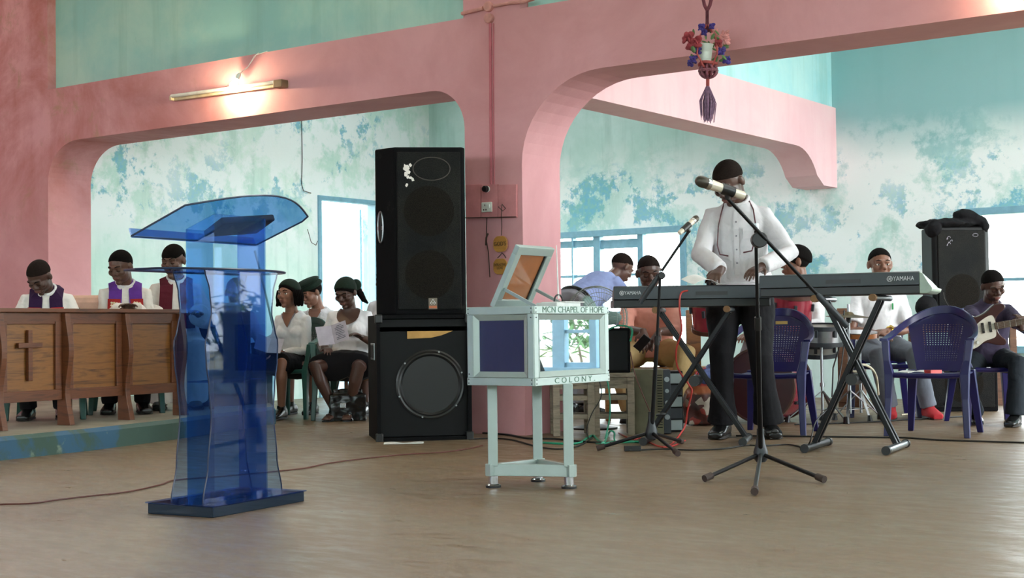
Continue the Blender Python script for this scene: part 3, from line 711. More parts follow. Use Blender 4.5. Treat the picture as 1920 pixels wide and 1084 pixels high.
# --- three robed men behind the prayer desk
def stole(pd, mat, patch=None, off=.03, t1=.22, x0=.075, x1=.095, w=.10, trim=None):
    s_, f_ = pd['sp'], pd['fr']; up = pd['upv']; nb = pd['nb']; rN, fN = pd['rN'], pd['fN']
    for sg in (1, -1):
        pts = []; nm = []
        back = nb-fN*.075+rN*(sg*.01)-up*.005
        pts += [nb-fN*.085+rN*(sg*.005)-up*.03, nb-fN*.075+rN*(sg*.055)+up*.004, nb-fN*.01+rN*(sg*.083)+up*.012]
        nm += [-fN+up*.6, (up-fN*.6+rN*sg*.3), up+rN*sg*.5]
        for k in range(9):
            t = .93-(.93-t1)*k/8; x = sg*(x0+(x1-x0)*k/8); r, f = f_(t); pts.append(pd['surf'](t, x, off)); nm.append((f+up*(.5 if k < 2 else 0)).normalized())
        o = strip(pts, nm, [.07, .085]+[w]*(len(pts)-2), .006).build('stole', mat, pd['root'])
        if patch:
            a = pd['surf'](.82, sg*(x0*.45+x1*.55), off+.008); b = pd['surf'](.74, sg*(x0*.4+x1*.6), off+.008); c = pd['surf'](.62, sg*(x0*.3+x1*.7), off+.008); r, f = f_(.55)
            strip([a, b, c], [f]*3, w*.98, .002).build('embroidered_patch', 'stole_patch_red', o)
            m = MB(); q = pd['surf'](.72, sg*(x0*.4+x1*.6), off+.013)
            for dx, dz, rr in ((-.02, .01, .013), (0, .018, .010), (.018, .02, .009), (.0, -.005, .016), (.02, -.002, .009), (-.018, -.02, .007), (.016, -.024, .006)): m.ell(q+r*dx+V3((0, 0, 1))*dz, (rr, .004, rr), 10, 6)
            m.build('emblem', 'embroidery', o, smooth=True)
desk_hands = ((.16, .34, .74), (-.16, .34, .74))
p1 = person('person in white robe and dark purple stole, head bowed low behind the desk, leftmost', P(74, 519, 10.16), 12, (0, -.02, .53), lean=16, head=(-28, 46, 0), hands=desk_hands, ground=PZ, feet=((.12, .26, .085), (-.12, .26, .085)), top='cloth_white_warm', top_hem=-.16, bottom='cloth_black', bottom_kind='trousers', sleeve_w=.05, hair='shaved', collar='cloth_white', skinm='skin_deep', wide=.012)
stole(p1, 'stole_dark', True)
p2 = person('person in white robe and bright purple stole with gold embroidered lambs, looking down', P(226, 500, 10.86), 16, (0, -.02, .53), lean=10, head=(-34, 24, 0), hands=((.02, .33, .80), (-.05, .33, .80)), ground=PZ, feet=((.12, .26, .085), (-.12, .26, .085)), top='cloth_white_warm', top_hem=-.16, bottom='cloth_black', bottom_kind='trousers', sleeve_w=.05, hair='short', collar='cloth_white', skinm='skin_dark', wide=.01)
stole(p2, 'stole_purple', True)
p3 = person('person in white robe and maroon stole behind the blue lectern', P(325, 489, 11.36), 14, (0, -.02, .53), lean=8, head=(-26, 14, 0), hands=desk_hands, ground=PZ, feet=((.12, .26, .085), (-.12, .26, .085)), top='cloth_white_warm', top_hem=-.16, bottom='cloth_white_warm', bottom_kind='robe', sleeve_w=.05, hair='receding', collar='cloth_white', skinm='skin_dark', wide=.01)
stole(p3, 'stole_maroon', False)
# --- women on the left
def bob(H, bun=False):
    m = hair_short(H, .011, (.022, .55))
    return m
NL_V = [(1.0, .058, .0), (.95, .060, .002), (.88, .040, .003), (.80, .020, .004), (.735, .003, .004)]
w1 = person('person in a white notched blouse and black skirt, looking towards the camera, green headscarf', P(541, 551, 12.3), -22, (0, 0, .50), lean=8, head=(-8, 2, 0), hands=((.10, .26, .60), (-.02, .30, .60)), feet=((.10, .40, .09), (-.06, .36, .09)), female=True, top='cloth_white', bottom='cloth_black', bottom_kind='skirt', shoes='shoe_black', hair=None, eyes_closed=False, neckline=NL_V, skinm='skin_brown', wide=-.012, sleeve=.97)
H = w1['H']
def scarf_hair(pd, H, scarf, bunpos=None, strands=False):
    hair_short(H, .013, (.028, .66), .84).build('headscarf', scarf, pd['root'], smooth=True)
    m = hair_short(H, .008, (-.01, .85), .84)
    m.build('hair', 'hair_black', pd['root'], smooth=True)
    if strands:
        for sg in (1, -1):
            for k in range(5):
                y = -.06+k*.022; MB().tube([(sg*.082, y, .03), (sg*.096, y, -.03), (sg*.094, y, -.075), (sg*(.105+.008*(k % 2)), y+.01, -.105)], [.016, .018, .015, .007], 8, H).build('hair_lock', 'hair_black', pd['root'], smooth=True)
    if bunpos: MB().ell(bunpos, (.045, .05, .05), 16, 12, H).build('hair_bun', scarf, pd['root'], smooth=True)
scarf_hair(w1, H, 'green_black_knit', strands=True)
def trim_v(pd, mat, pts, off=.021, w=.012):
    P_ = [pd['surf'](t, x, off) for t, x in pts]; N_ = [pd['fr'](t)[1] for t, x in pts]
    strip(P_, N_, w, .004).build('neck_trim', mat, pd['root'])
trim_v(w1, 'cloth_trim', [(.97, .07), (.92, .055), (.86, .035), (.80, .02), (.73, 0), (.80, -.02), (.86, -.035), (.92, -.055), (.97, -.07)])
w2 = person('person in a white blouse and dark green beret, seated behind the woman with the headscarf', P(583, 549, 13.1), -20, (0, 0, .52), lean=10, head=(-25, 25, 0), female=True, hands=((.12, .3, .62), (-.1, .3, .62)), top='cloth_white', bottom='cloth_black', bottom_kind='skirt', shoes='shoe_black', hair=None, neckline=[(1.0, .06), (.94, .065, .002), (.86, .045, .003), (.82, .01, .003)], skinm='skin_brown')
hair_short(w2['H'], .006, (-.0, .7)).build('hair', 'hair_black', w2['root'], smooth=True)
MB().ell((0, -.02, .062), (.098, .118, .040), 24, 14, w2['H']).ell((0, .005, .10), (.118, .13, .030), 24, 14, w2['H'] @ Matrix.Rotation(.12, 4, 'Y')).build('beret', 'green_black_knit', w2['root'], remesh=.006, sm=4)
w3 = person('person in a white blouse reading an open leaflet, seated by the black speakers', P(648, 549, 12.0), -8, (0, 0, .50), lean=6, head=(-14, 26, 0), hands=((.17, .22, .63), (-.16, .27, .73)), feet=((.08, .30, .085), (-.04, .28, .085)), knees=((.5, 1, .6), (-.35, 1, .6)), female=True, top='cloth_white', bottom='cloth_black', bottom_kind='skirt', shoes='sandals', hair=None, neckline=[(1.0, .075), (.95, .105, .002), (.86, .100, .006), (.80, .080, .014), (.765, .045, .022), (.74, .008, .026)], skinm='skin_deep', wide=.03, sleeve=.80, fat=.06, skirt_len=.80)
scarf_hair(w3, w3['H'], 'green_black_knit', bunpos=(-.05, -.105, .02))
MB().tube([(-.05, -.10, 0), (-.07, -.11, -.06), (-.10, -.09, -.11), (-.14, -.07, -.13)], [.03, .03, .022, .008], 10, w3['H']).build('hair_tail', 'hair_black', w3['root'], smooth=True)
w4 = person('person in white mostly hidden behind the tall speaker stack', P(724, 525, 12.9), -10, (0, 0, .52), lean=4, head=(-10, 15, 0), female=True, hands=((.12, .3, .62), (-.1, .3, .62)), top='cloth_white', bottom='cloth_black', bottom_kind='skirt', hair='short', skinm='skin_dark', voxel=.008)
w5 = person('person in a white shirt holding a leaflet, seen through the blue lectern', P(443, 549, 12.1), 25, (0, 0, .50), lean=14, head=(-5, 20, 0), hands=((.05, .34, .66), (-.18, .36, .62)), top='cloth_white', bottom='cloth_black', hair='short', skinm='skin_dark', voxel=.007)
# --- musicians
pm_ = person('person standing in a white shirt at the left keyboard, head bowed over the keys', P(1366, 341, 9.40), -14, (0, 0, .93), lean=9, head=(-28, 42, 0), hands_w=(P(1352, 506, 9.17), P(1428, 500, 9.19)), elbows=((.9, -.3, -.5), (-.9, -.3, -.5)), feet=((.11, .04, .085), (-.16, .0, .085)), knees=((0, 1, .1), (0, 1, .1)), footdirs=((.15, 1, 0), (-.25, 1, 0)), hand_dirs=((.25, .8, -.32), (.45, .75, -.30)), hand_n=((0, .3, 1), (0, .3, 1)), curls=[(.25, .3, .35, .4), (.2, .3, .35, .4)], fixed_s=None, voxel=.0055, top='cloth_linen', top_hem=-.27, bottom='cloth_black', hair='shaved', collar='cloth_linen', skinm='skin_deep', wide=.012, sleeve_w=.012, cuff=.03)
drm = person('person in a white shirt seen in profile behind the red drums', P(1491, 492, 11.6), -58, (0, -.02, .56), lean=4, head=(-30, 4, 0), hands=((.20, .36, .66), (-.22, .34, .70)), feet=((.20, .52, .16), (-.10, .46, .09)), top='cloth_white', bottom='cloth_grey_trousers', shoes='sandals', hair='high', collar='cloth_white', skinm='skin_warm', eyes_closed=False, sleeve=.97, foot_up=((0, -.25, 1), (0, 0, 1)))
wat = person('person in a white shirt wearing a gold wristwatch and red shoes, facing the camera', P(1650, 496, 11.55), -6, (0, 0, .53), lean=6, head=(6, 4, 0), hands=((.06, .30, .64), (-.02, .26, .66)), elbows=((.8, -.5, -.6), (-.8, -.5, -.6)), feet=((-.02, .34, .08), (-.30, .38, .08)), knees=((.1, 1, .5), (-.1, 1, .5)), top='cloth_white', bottom='cloth_slate', shoes='red_suede', hair='short', skinm='skin_warm', eyes_closed=False, sleeve=.42, wide=0)
gui = person('person in a dark navy shirt and black trousers playing the dark red electric guitar', P(1862, 536, 10.45), -4, (0, 0, .53), lean=14, head=(12, 28, 8), hands_w=(P(1846, 630, 9.98), P(1922, 622, 10.02)), elbows=((1, -.3, -.2), (-.7, -.3, -.9)), feet=((.15, .12, .085), (-.10, .42, .085)), knees=((.5, 1, .5), (-.1, 1, .5)), footdirs=((.1, 1, 0), (.55, 1, 0)), hand_dirs=((-.7, .3, -.35), (0, -.3, .9)), hand_n=((.2, 1, .3), (-.3, 1, 0)), curls=[(.3, .4, .5, .6), (.6, .6, .6, .6)], top='cloth_navy', bottom='cloth_dark_trousers', hair='short', skinm='skin_deep', sleeve=.55, wide=.005, cuff=.02)
ben = person('person bending over by the window in a pale blue shirt and black belt', P(1166, 502, 12.6), 128, (0, 0, .95), lean=62, straight=True, head=(-10, 35, 0), hands=((.15, .75, .80), (-.15, .70, .78)), elbows=((.5, .2, -.6), (-.5, .2, -.6)), feet=((.14, 0, .085), (-.14, .05, .085)), knees=((0, 1, .1), (0, 1, .1)), top='cloth_blue_shirt', bottom='cloth_grey_trousers', hair='shaved', skinm='skin_dark', voxel=.007, wide=.012, top_hem=.08, cuff=.02)
sal = person('person in a salmon shirt and khaki trousers sitting behind the left keyboard', P(1217, 512, 11.2), -4, (0, -.05, .50), lean=24, head=(6, 16, 4), hands_w=(P(1206, 622, 10.92), P(1236, 622, 10.92)), hand_dirs=((-.1, .4, -.8), (.55, .3, -.7)), elbows=((.6, -.4, -.6), (-.6, -.4, -.6)), feet=((.16, .32, .085), (-.16, .34, .085)), knees=((.5, 1, .5), (-.5, 1, .5)), top='cloth_salmon', bottom='cloth_khaki', hair='shaved', skinm='skin_deep', sleeve=.72, wide=.012)
MB().tube([ben['sp'](.085)+ben['fr'](.085)[0]*(.20*cos(a))+ben['fr'](.085)[1]*(.145*sin(a)) for a in [2*pi*k/28 for k in range(28)]], .02, 8, closed=True).build('belt', 'shoe_black', ben['root'], smooth=True)
# lanyard of the keyboard player
L_ = MB(); s_ = pm_['surf']
L_.tube([pm_['nb']+pm_['rN']*.05-pm_['fN']*.05, pm_['nb']+pm_['rN']*.075+pm_['fN']*.02, s_(.93, .085, .03), s_(.75, .105, .035), s_(.5, .115, .04), s_(.38, .10, .045), s_(.36, .05, .05)], .0045, 6)
L_.tube([pm_['nb']-pm_['rN']*.05-pm_['fN']*.05, pm_['nb']-pm_['rN']*.075+pm_['fN']*.02, s_(.93, -.10, .03), s_(.75, -.115, .035), s_(.5, -.10, .04), s_(.42, -.09, .045), s_(.40, -.04, .05)], .0045, 6)
S('cord_red_black', '4a1820', .5, var=.6, nscale=60)
L_.build('glasses_cord', 'cord_red_black', pm_['root'], smooth=True)
# buckles on his shoes
for (hp_, kn, an) in pm_['legs']:
    MB().box(an+V3((0, .075, -.012)), (.06, .035, .006), rx=-.5).build('shoe_buckle', 'chrome', pm_['root'], bevel=.002)
# wristwatch
a, e, q = wat['arms'][1]; dd = (q-e).normalized(); rr, ff = frame(dd)
c0 = q-dd*.03
wt = MB().tube([c0+rr*.031*cos(k*pi/8)+ff*.031*sin(k*pi/8) for k in range(16)], .008, 6, closed=True).build('wristwatch', 'gold', wat['root'], smooth=True)
n_ = V3((0, .6, .6)).normalized(); n_ = (n_-dd*n_.dot(dd)).normalized()
MB().cyl(c0+n_*.033, c0+n_*.043, .019).build('watch_face', 'gold', wt, smooth=True)
MB().box(wat['surf'](.68, -.085, .028), (.012, .006, .05)).build('pocket_pen', simple('green_plastic', hexa('1f8f4a')), wat['root'])
MB().tube([w1['arms'][1][2]-(w1['arms'][1][2]-w1['arms'][1][1]).normalized()*.02+V3((cos(k*pi/6)*.03, sin(k*pi/6)*.012, sin(k*pi/6)*.028)) for k in range(12)], .005, 6, closed=True).build('bracelet', 'chrome', w1['root'], smooth=True)

ts_ = [.93-.075*k for k in range(13)]
strip([pm_['surf'](t, 0, .024) for t in ts_], [pm_['fr'](t)[1] for t in ts_], .03, .003).build('button_placket', 'cloth_linen', pm_['root'])
for t in (.80, .62, .44, .26): MB().cyl(pm_['surf'](t, 0, .027), pm_['surf'](t, 0, .031), .0055, 10).build('button', 'cloth_trim', pm_['root'])
q_ = pm_['surf'](.66, -.085, .024); MB().slab(lambda u, v: pm_['surf'](.58+.14*v, -.04-.09*u, .023), 4, 4, pm_['fr'](.6)[1]*.003).build('pocket', 'cloth_linen', pm_['root'])
# ================================================================ object materials
def wood(name, c1, c2, c3=None, rough=.45, scale=(1, 1, 9), rot=(0, 0, 0), coat=.15):
    t = NT(name); c = t.coord(scale=scale, rot=rot); n = t.noise(c, 2.2, 8, .62, 1.5); n2 = t.noise(c, 14, 5, .6)
    a = t.ramp(n, [(.32, hexa(c2)), (.5, hexa(c1)), (.68, hexa(c3 or c1))])
    a = t.mix(t.math('MULTIPLY', t.ramp(n2, [(.5, 0.0), (.72, 1.0)]), .35), a, hexa(c2))
    t.l(a, t.b.inputs['Base Color']); t.b.inputs['Roughness'].default_value = rough; t.b.inputs['Coat Weight'].default_value = coat; t.b.inputs['Coat Roughness'].default_value = .3
    t.bump(n2, .12, .003); return t.m
wood('wood_desk', '68391b', '43220f', '5b3115'); wood('wood_panel', '855624', '4a2910', '7a4c20', scale=(.7, .7, 9)); wood('wood_grey', '8a7d6c', '5d5346', '7a6e5f', .85, coat=0)
wood('wood_sign', 'b5803c', '9a682c', 'c08a45', .5); wood('wood_light', 'b98a55', '8f6437', 'c79a66', .6); wood('wood_brown', '6b4a35', '4c3325', '7a553c', .6)
def glass(name, tint, refl=1.0, rough=.02, opac=0.0, base=(0, 0, 0, 1)):
    """clear coloured sheet: tinted transparency under a Fresnel reflection"""
    t = NT(name); tr = t.n('BsdfTransparent'); tr.inputs[0].default_value = tint
    gl = t.n('BsdfGlossy'); gl.inputs['Roughness'].default_value = rough; gl.inputs[0].default_value = (.9, .93, 1, 1)
    fr = t.n('Fresnel'); fr.inputs[0].default_value = 1.49; mx = t.n('MixShader'); m2 = t.n('MixShader'); df = t.n('BsdfDiffuse'); df.inputs[0].default_value = base
    ge = t.n('NewGeometry'); t.l(t.math('MULTIPLY', t.math('MULTIPLY', fr.outputs[0], refl, True), t.math('SUBTRACT', 1.0, ge.outputs['Backfacing'])), mx.inputs[0])
    m2.inputs[0].default_value = opac; t.l(tr.outputs[0], m2.inputs[1]); t.l(df.outputs[0], m2.inputs[2])
    t.l(m2.outputs[0], mx.inputs[1]); t.l(gl.outputs[0], mx.inputs[2])
    t.l(mx.outputs[0], t.t.nodes['Material Output'].inputs[0]); return t.m
glass('acrylic_blue', (.42, .63, .86, 1), .35, opac=.04, base=(.02, .06, .25, 1))
glass('acrylic_clear', (.66, .79, .92, 1), .45, opac=.04, base=(.02, .06, .25, 1)); glass('acrylic_blue_deep', (.50, .62, .87, 1), .45, opac=.08, base=(.02, .06, .35, 1))
S('acrylic_edge', '1c2a44', .3)
def alu(name, h):
    t = NT(name); c = t.coord(scale=(1, 1, 1)); n = t.noise(c, 8, 5); t.l(t.ramp(n, [(.3, hexa(h)), (.7, tuple(min(1, v*1.12) for v in hexa(h)[:3])+(1,))]), t.b.inputs['Base Color'])
    t.b.inputs['Metallic'].default_value = .35; t.b.inputs['Roughness'].default_value = .42; return t.m
alu('aluminium', 'a3b0ac'); alu('aluminium_dull', '8f9a98'); S('screw_dark', '3a3f40', .5)
S('black_plastic', '141416', .4); S('black_satin', '0a0a0c', .5, spec=.2); S('dark_grey_plastic', '262b31', .45); S('rubber_brown', '3b2c27', .7); S('black_metal', '18181a', .38, metal=.6); S('cable_black', '151515', .5); S('cable_brown', '5a2d25', .55); S('cable_green', '1f8a6a', .5); S('cable_red', 'b23a34', .5); S('cable_white', 'b8b09a', .6)
S('paper', 'd9dad8', .8); S('paper_lilac', 'a9a3ae', .8); S('ink', '55535c', .8); S('paint_green', '2f6d52', .7); S('gold_paint', 'b89a5a', .5)
def worn_black(name):
    t = NT(name); c = t.coord(); n = t.noise(c, 6, 9, .75); n2 = t.noise(c, 90, 3)
    a = t.mix(t.ramp(n, [(.60, 0.0), (.72, 1.0)]), hexa('0e0e10'), hexa('2b2a28')); t.l(a, t.b.inputs['Base Color']); t.b.inputs['Roughness'].default_value = .85; t.b.inputs['Specular IOR Level'].default_value = .12; t.bump(n2, .5, .004); return t.m
worn_black('carpet_black')
def grille(name, patches=False):
    t = NT(name); c = t.coord(); v = t.n('TexVoronoi'); v.feature = 'F1'; t.l(c, v.inputs['Vector']); v.inputs['Scale'].default_value = 190
    n = t.noise(c, 3, 5, .6); a = t.mix(t.ramp(v.outputs['Distance'], [(.25, 0.0), (.5, 1.0)]), hexa('050506'), t.mix(t.ramp(n, [(.4, 0.0), (.62, 1.0)]), hexa('141516'), hexa('22211e')))
    t.l(a, t.b.inputs['Base Color']); t.b.inputs['Roughness'].default_value = .7; t.b.inputs['Specular IOR Level'].default_value = .15; t.bump(v.outputs['Distance'], .5, .003); return t.m
grille('speaker_grille'); S('cone_dim', '2f2a24', .7); S('cone_black', '0f1012', .42); S('cone_rubber', '17181a', .35); S('mdf', 'b58a4c', .7); S('chrome_dull', '9fa3a6', .3, metal=1.0)

# ================================================================ blue lectern
LO = V3((-1.221, 6.107, 0)); LRZ = math.radians(61.2)
lect = thing('lectern', 'translucent blue acrylic lectern with wavy side edges on the bare concrete floor', 'lectern', LO, LRZ)
# local: x along the long side (away from camera), y towards the reader
MB().box((0, 0, .022), (.60, .35, .044)).build('base', glass('acrylic_base', (.08, .13, .22, 1), .6, opac=.75, base=(.012, .024, .045, 1)), lect, bevel=.003)
MB().box((0, 0, .0465), (.615, .365, .005)).build('base_plate', 'acrylic_blue_deep', lect)
def wavy(y, th=.006, off=0.0):
    zs = [.05, .2, .4, .52, .62, .70, .76, .83, .92, 1.005]; hw = [.258, .225, .203, .215, .232, .238, .215, .197, .208, .238]
    R_ = []
    for k in range(37):
        z = .05+(1.005-.05)*k/36; j = max(i for i in range(len(zs)) if zs[i] <= z+1e-6); j = min(j, len(zs)-2); q = (z-zs[j])/(zs[j+1]-zs[j]); q = q*q*(3-2*q); R_.append((z, hw[j]*(1-q)+hw[j+1]*q))
    poly = [(-h+off, z) for z, h in R_]+[(h+off, z) for z, h in reversed(R_)]
    M = Matrix(((1, 0, 0, 0), (0, 0, 1, y-th/2), (0, 1, 0, 0), (0, 0, 0, 1)))
    m = MB(); n = len(R_)
    vs = [(-h+off, y-th/2, z) for z, h in R_]+[(h+off, y-th/2, z) for z, h in R_]; vs += [(x, y+th/2, z) for x, _, z in vs]; fs = []
    for i in range(n-1):
        fs += [(i, n+i, n+i+1, i+1), (2*n+i, 2*n+i+1, 3*n+i+1, 3*n+i), (i, i+1, 2*n+i+1, 2*n+i), (n+i, 3*n+i, 3*n+i+1, n+i+1)]
    return m.add(vs, fs), R_
for y in (-.085, .085):
    m, R_ = wavy(y); o = m.build('side_panel', 'acrylic_clear', lect)
    for sg in (-1, 1): MB().tube([(sg*h, y, z) for z, h in R_], .0032, 5).build('polished_edge', 'acrylic_edge', o)
def pz(x, y): return 1.145+(.2-y)*.37   # reading surface height
def colwall(a, b, mat):
    m = MB(); (x0, y0), (x1, y1) = a, b; d = V3((x1-x0, y1-y0, 0)).normalized(); n = V3((-d.y, d.x, 0))*.003
    vs = []
    for x, y in (a, b): vs += [V3((x, y, .049))-n, V3((x, y, .049))+n, V3((x, y, pz(x, y)-.008))+n, V3((x, y, pz(x, y)-.008))-n]
    m.add(vs, [(0, 1, 2, 3), (7, 6, 5, 4), (0, 4, 5, 1), (1, 5, 6, 2), (2, 6, 7, 3), (3, 7, 4, 0)]); return m.build('column_panel', mat, lect)
colwall((-.165, -.078), (.165, -.078), 'acrylic_clear'); colwall((-.165, .075), (-.165, -.072), 'acrylic_clear'); colwall((.165, .075), (.165, -.072), 'acrylic_blue_deep'); colwall((-.165, .078), (.0, .078), 'acrylic_clear')
def plate_poly(pts, z0, z1, zf=None):
    m = MB(); n = len(pts)
    vs = [(x, y, (zf(x, y) if zf else z0)) for x, y in pts]+[(x, y, (zf(x, y)+z1 if zf else z1)) for x, y in pts]
    return m.add(vs, [tuple(range(n-1, -1, -1)), tuple(range(n, 2*n))]+[(i, (i+1) % n, n+(i+1) % n, n+i) for i in range(n)])
shp = [(-.36, .24), (-.40, .14)]+[(-.40+.8*k/16, .02-.16*sin(pi*k/16)**.6) for k in range(17)]+[(.42, .14), (.38, .24)]
sh_ = plate_poly(shp, 1.005, 1.013).build('shelf', 'acrylic_blue_deep', lect)
MB().tube([(x, y, 1.009) for x, y in shp], .0052, 6, closed=True).build('shelf_edge', 'acrylic_edge', sh_)
MB().box((0, 0, .54), (.33, .15, .006)).build('inner_shelf', 'acrylic_blue_deep', lect)
top = [(-.36, .2), (-.37, -.10)]+[(-.33+.74*k/14, -.12-.135*sin(pi*(k/14)**.9)) for k in range(1, 14)]+[(.43, -.11), (.455, -.06), (.45, .2)]
tp = plate_poly(top, 0, .008, pz).build('reading_top', 'acrylic_blue', lect)
MB().tube([(x, y, pz(x, y)+.004) for x, y in top], .0042, 6, closed=True).build('top_edge', 'acrylic_edge', tp)
nrm = V3((0, .37, 1)).normalized()
m = MB(); a = V3((-.355, .203, pz(0, .203)))
m.box(tuple(V3((.045, .203, pz(0, .203)))+nrm*.02), (.80, .007, .04), rx=-atan2(.37, 1)).build('book_ledge', 'acrylic_blue_deep', lect)
M_ = Matrix.Translation(V3((.185, .075, pz(.2, .075)+.010))) @ Matrix.Rotation(-atan2(.37, 1), 4, 'X') @ Matrix.Rotation(-.28, 4, 'Z')
bk = MB().box((0, 0, .017), (.28, .16, .032), M_).build('holy_book', S('leather_brown', '33211f', .6), None, bevel=.008); tagbk = bk
inv = wm(lect); bk.data.transform(inv); tag(bk, 'closed dark leather-bound book lying on the slanted top of the blue lectern', 'book')

# ================================================================ prayer desk
BD = math.radians(29); B0 = V3((-2.989, 9.531, PZ)); bdx = V3((sin(BD), cos(BD), 0)); brz = atan2(bdx.y, bdx.x)
desk = thing('prayer_desk', 'long wooden desk with carved posts and a raised cross, on the low platform at left', 'desk', B0, brz)
# local: x along the desk (away from camera), y towards the seated people
DH = .775; posts = [-1.13, -.56, 0, .555, 1.11]
MB().box((0, .17, DH-.0125), (2.34, .40, .027)).build('desk_top', 'wood_desk', desk, bevel=.004)
MB().box((0, .02, DH-.065), (2.3, .022, .075)).build('top_rail', 'wood_desk', desk, bevel=.003)
for x in posts:
    pr = []
    for k in range(19):
        z = (DH-.03)*k/18; w_ = .045+.018*cos(z*11.5+.6)+(.0 if z > .2 else (.2-z)*.05); pr.append((-w_, z))
    m = MB(); n = len(pr); vs = [(x-.022, y, z) for y, z in pr]+[(x+.022, y, z) for y, z in pr]+[(x-.022, .05, z) for y, z in pr]+[(x+.022, .05, z) for y, z in pr]; fs = []
    for i in range(n-1): fs += [(i, n+i, n+i+1, i+1), (2*n+i+1, 3*n+i+1, 3*n+i, 2*n+i), (i, i+1, 2*n+i+1, 2*n+i), (n+i+1, n+i, 3*n+i, 3*n+i+1)]
    fs += [(0, 2*n, 3*n, n), (n-1, 2*n-1, 4*n-1, 3*n-1)]
    m.add(vs, fs).build('post', 'wood_light' if False else 'wood_desk', desk, bevel=.003)
for a, b in zip(posts[:-1], posts[1:]):
    c = (a+b)/2; wd = b-a-.044
    MB().box((c, .028, .46), (wd, .014, .50)).build('panel', 'wood_panel', desk)
    m = MB().box((c, .012, .205), (wd, .024, .07)); m.build('bottom_rail', 'wood_desk', desk, bevel=.003)
    for x in (a+.022+.028, b-.022-.028): MB().box((x, .012, .465), (.056, .022, .45)).build('stile', 'wood_desk', desk, bevel=.003)
c = (posts[1]+posts[2])/2-.02
MB().box((c, .004, .47), (.035, .026, .33)).box((c, .003, .535), (.20, .028, .034)).build('raised_cross', 'wood_desk', desk, bevel=.003)
# upholstered chair peeping out between the robed men, round stand at the desk's end
ac = thing('armchair', 'pale peach upholstered chair back between the two robed men at left', 'chair', (P(178, 560, 11.1).x, 11.1, PZ), radians(190))
MB().box((0, 0, .40), (.56, .5, .14)).build('seat', S('peach_cloth', 'd9b09c', .9), ac, bevel=.04)
MB().box((0, -.22, .66), (.56, .12, .50), rx=-.12).build('backrest', 'peach_cloth', ac, bevel=.05)
for sx_ in (-1, 1):
    for sy in (-1, 1): MB().cyl((sx_*.22, sy*.2, 0), (sx_*.22, sy*.2, .36), .022).build('leg', 'wood_desk', ac)
for pd, nm in ((p1, 'grey plastic chair under the leftmost robed man'), (p2, 'grey plastic chair under the man in the bright purple stole'), (p3, 'grey plastic chair under the man in the maroon stole')): pass
rs = thing('drum_stand', 'round black stand with a pale rimmed top behind the lectern', 'stand', (P(412, 561, 11.9).x, 11.9, 0))
MB().lathe([(.0, 0), (.24, 0), (.25, .02), (.25, .94), (.24, .96)], 28).build('barrel', 'black_satin', rs, smooth=True)
MB().lathe([(.0, .96), (.265, .96), (.27, .97), (.265, .985), (0, .986)], 28).build('round_top', S('drum_skin', '9a978e', .5), rs, smooth=True)
# leaning pole
tag(MB().tube([P(478, 470, 13.4), P(487, 505, 13.45), P(512, 612, 13.3), P(520, 650, 13.2)], .011, 8).build('pole', S('pole_green', '8fb0a0', .5), smooth=True), 'thin pale green pole leaning between the lectern and the seated women', 'pole')

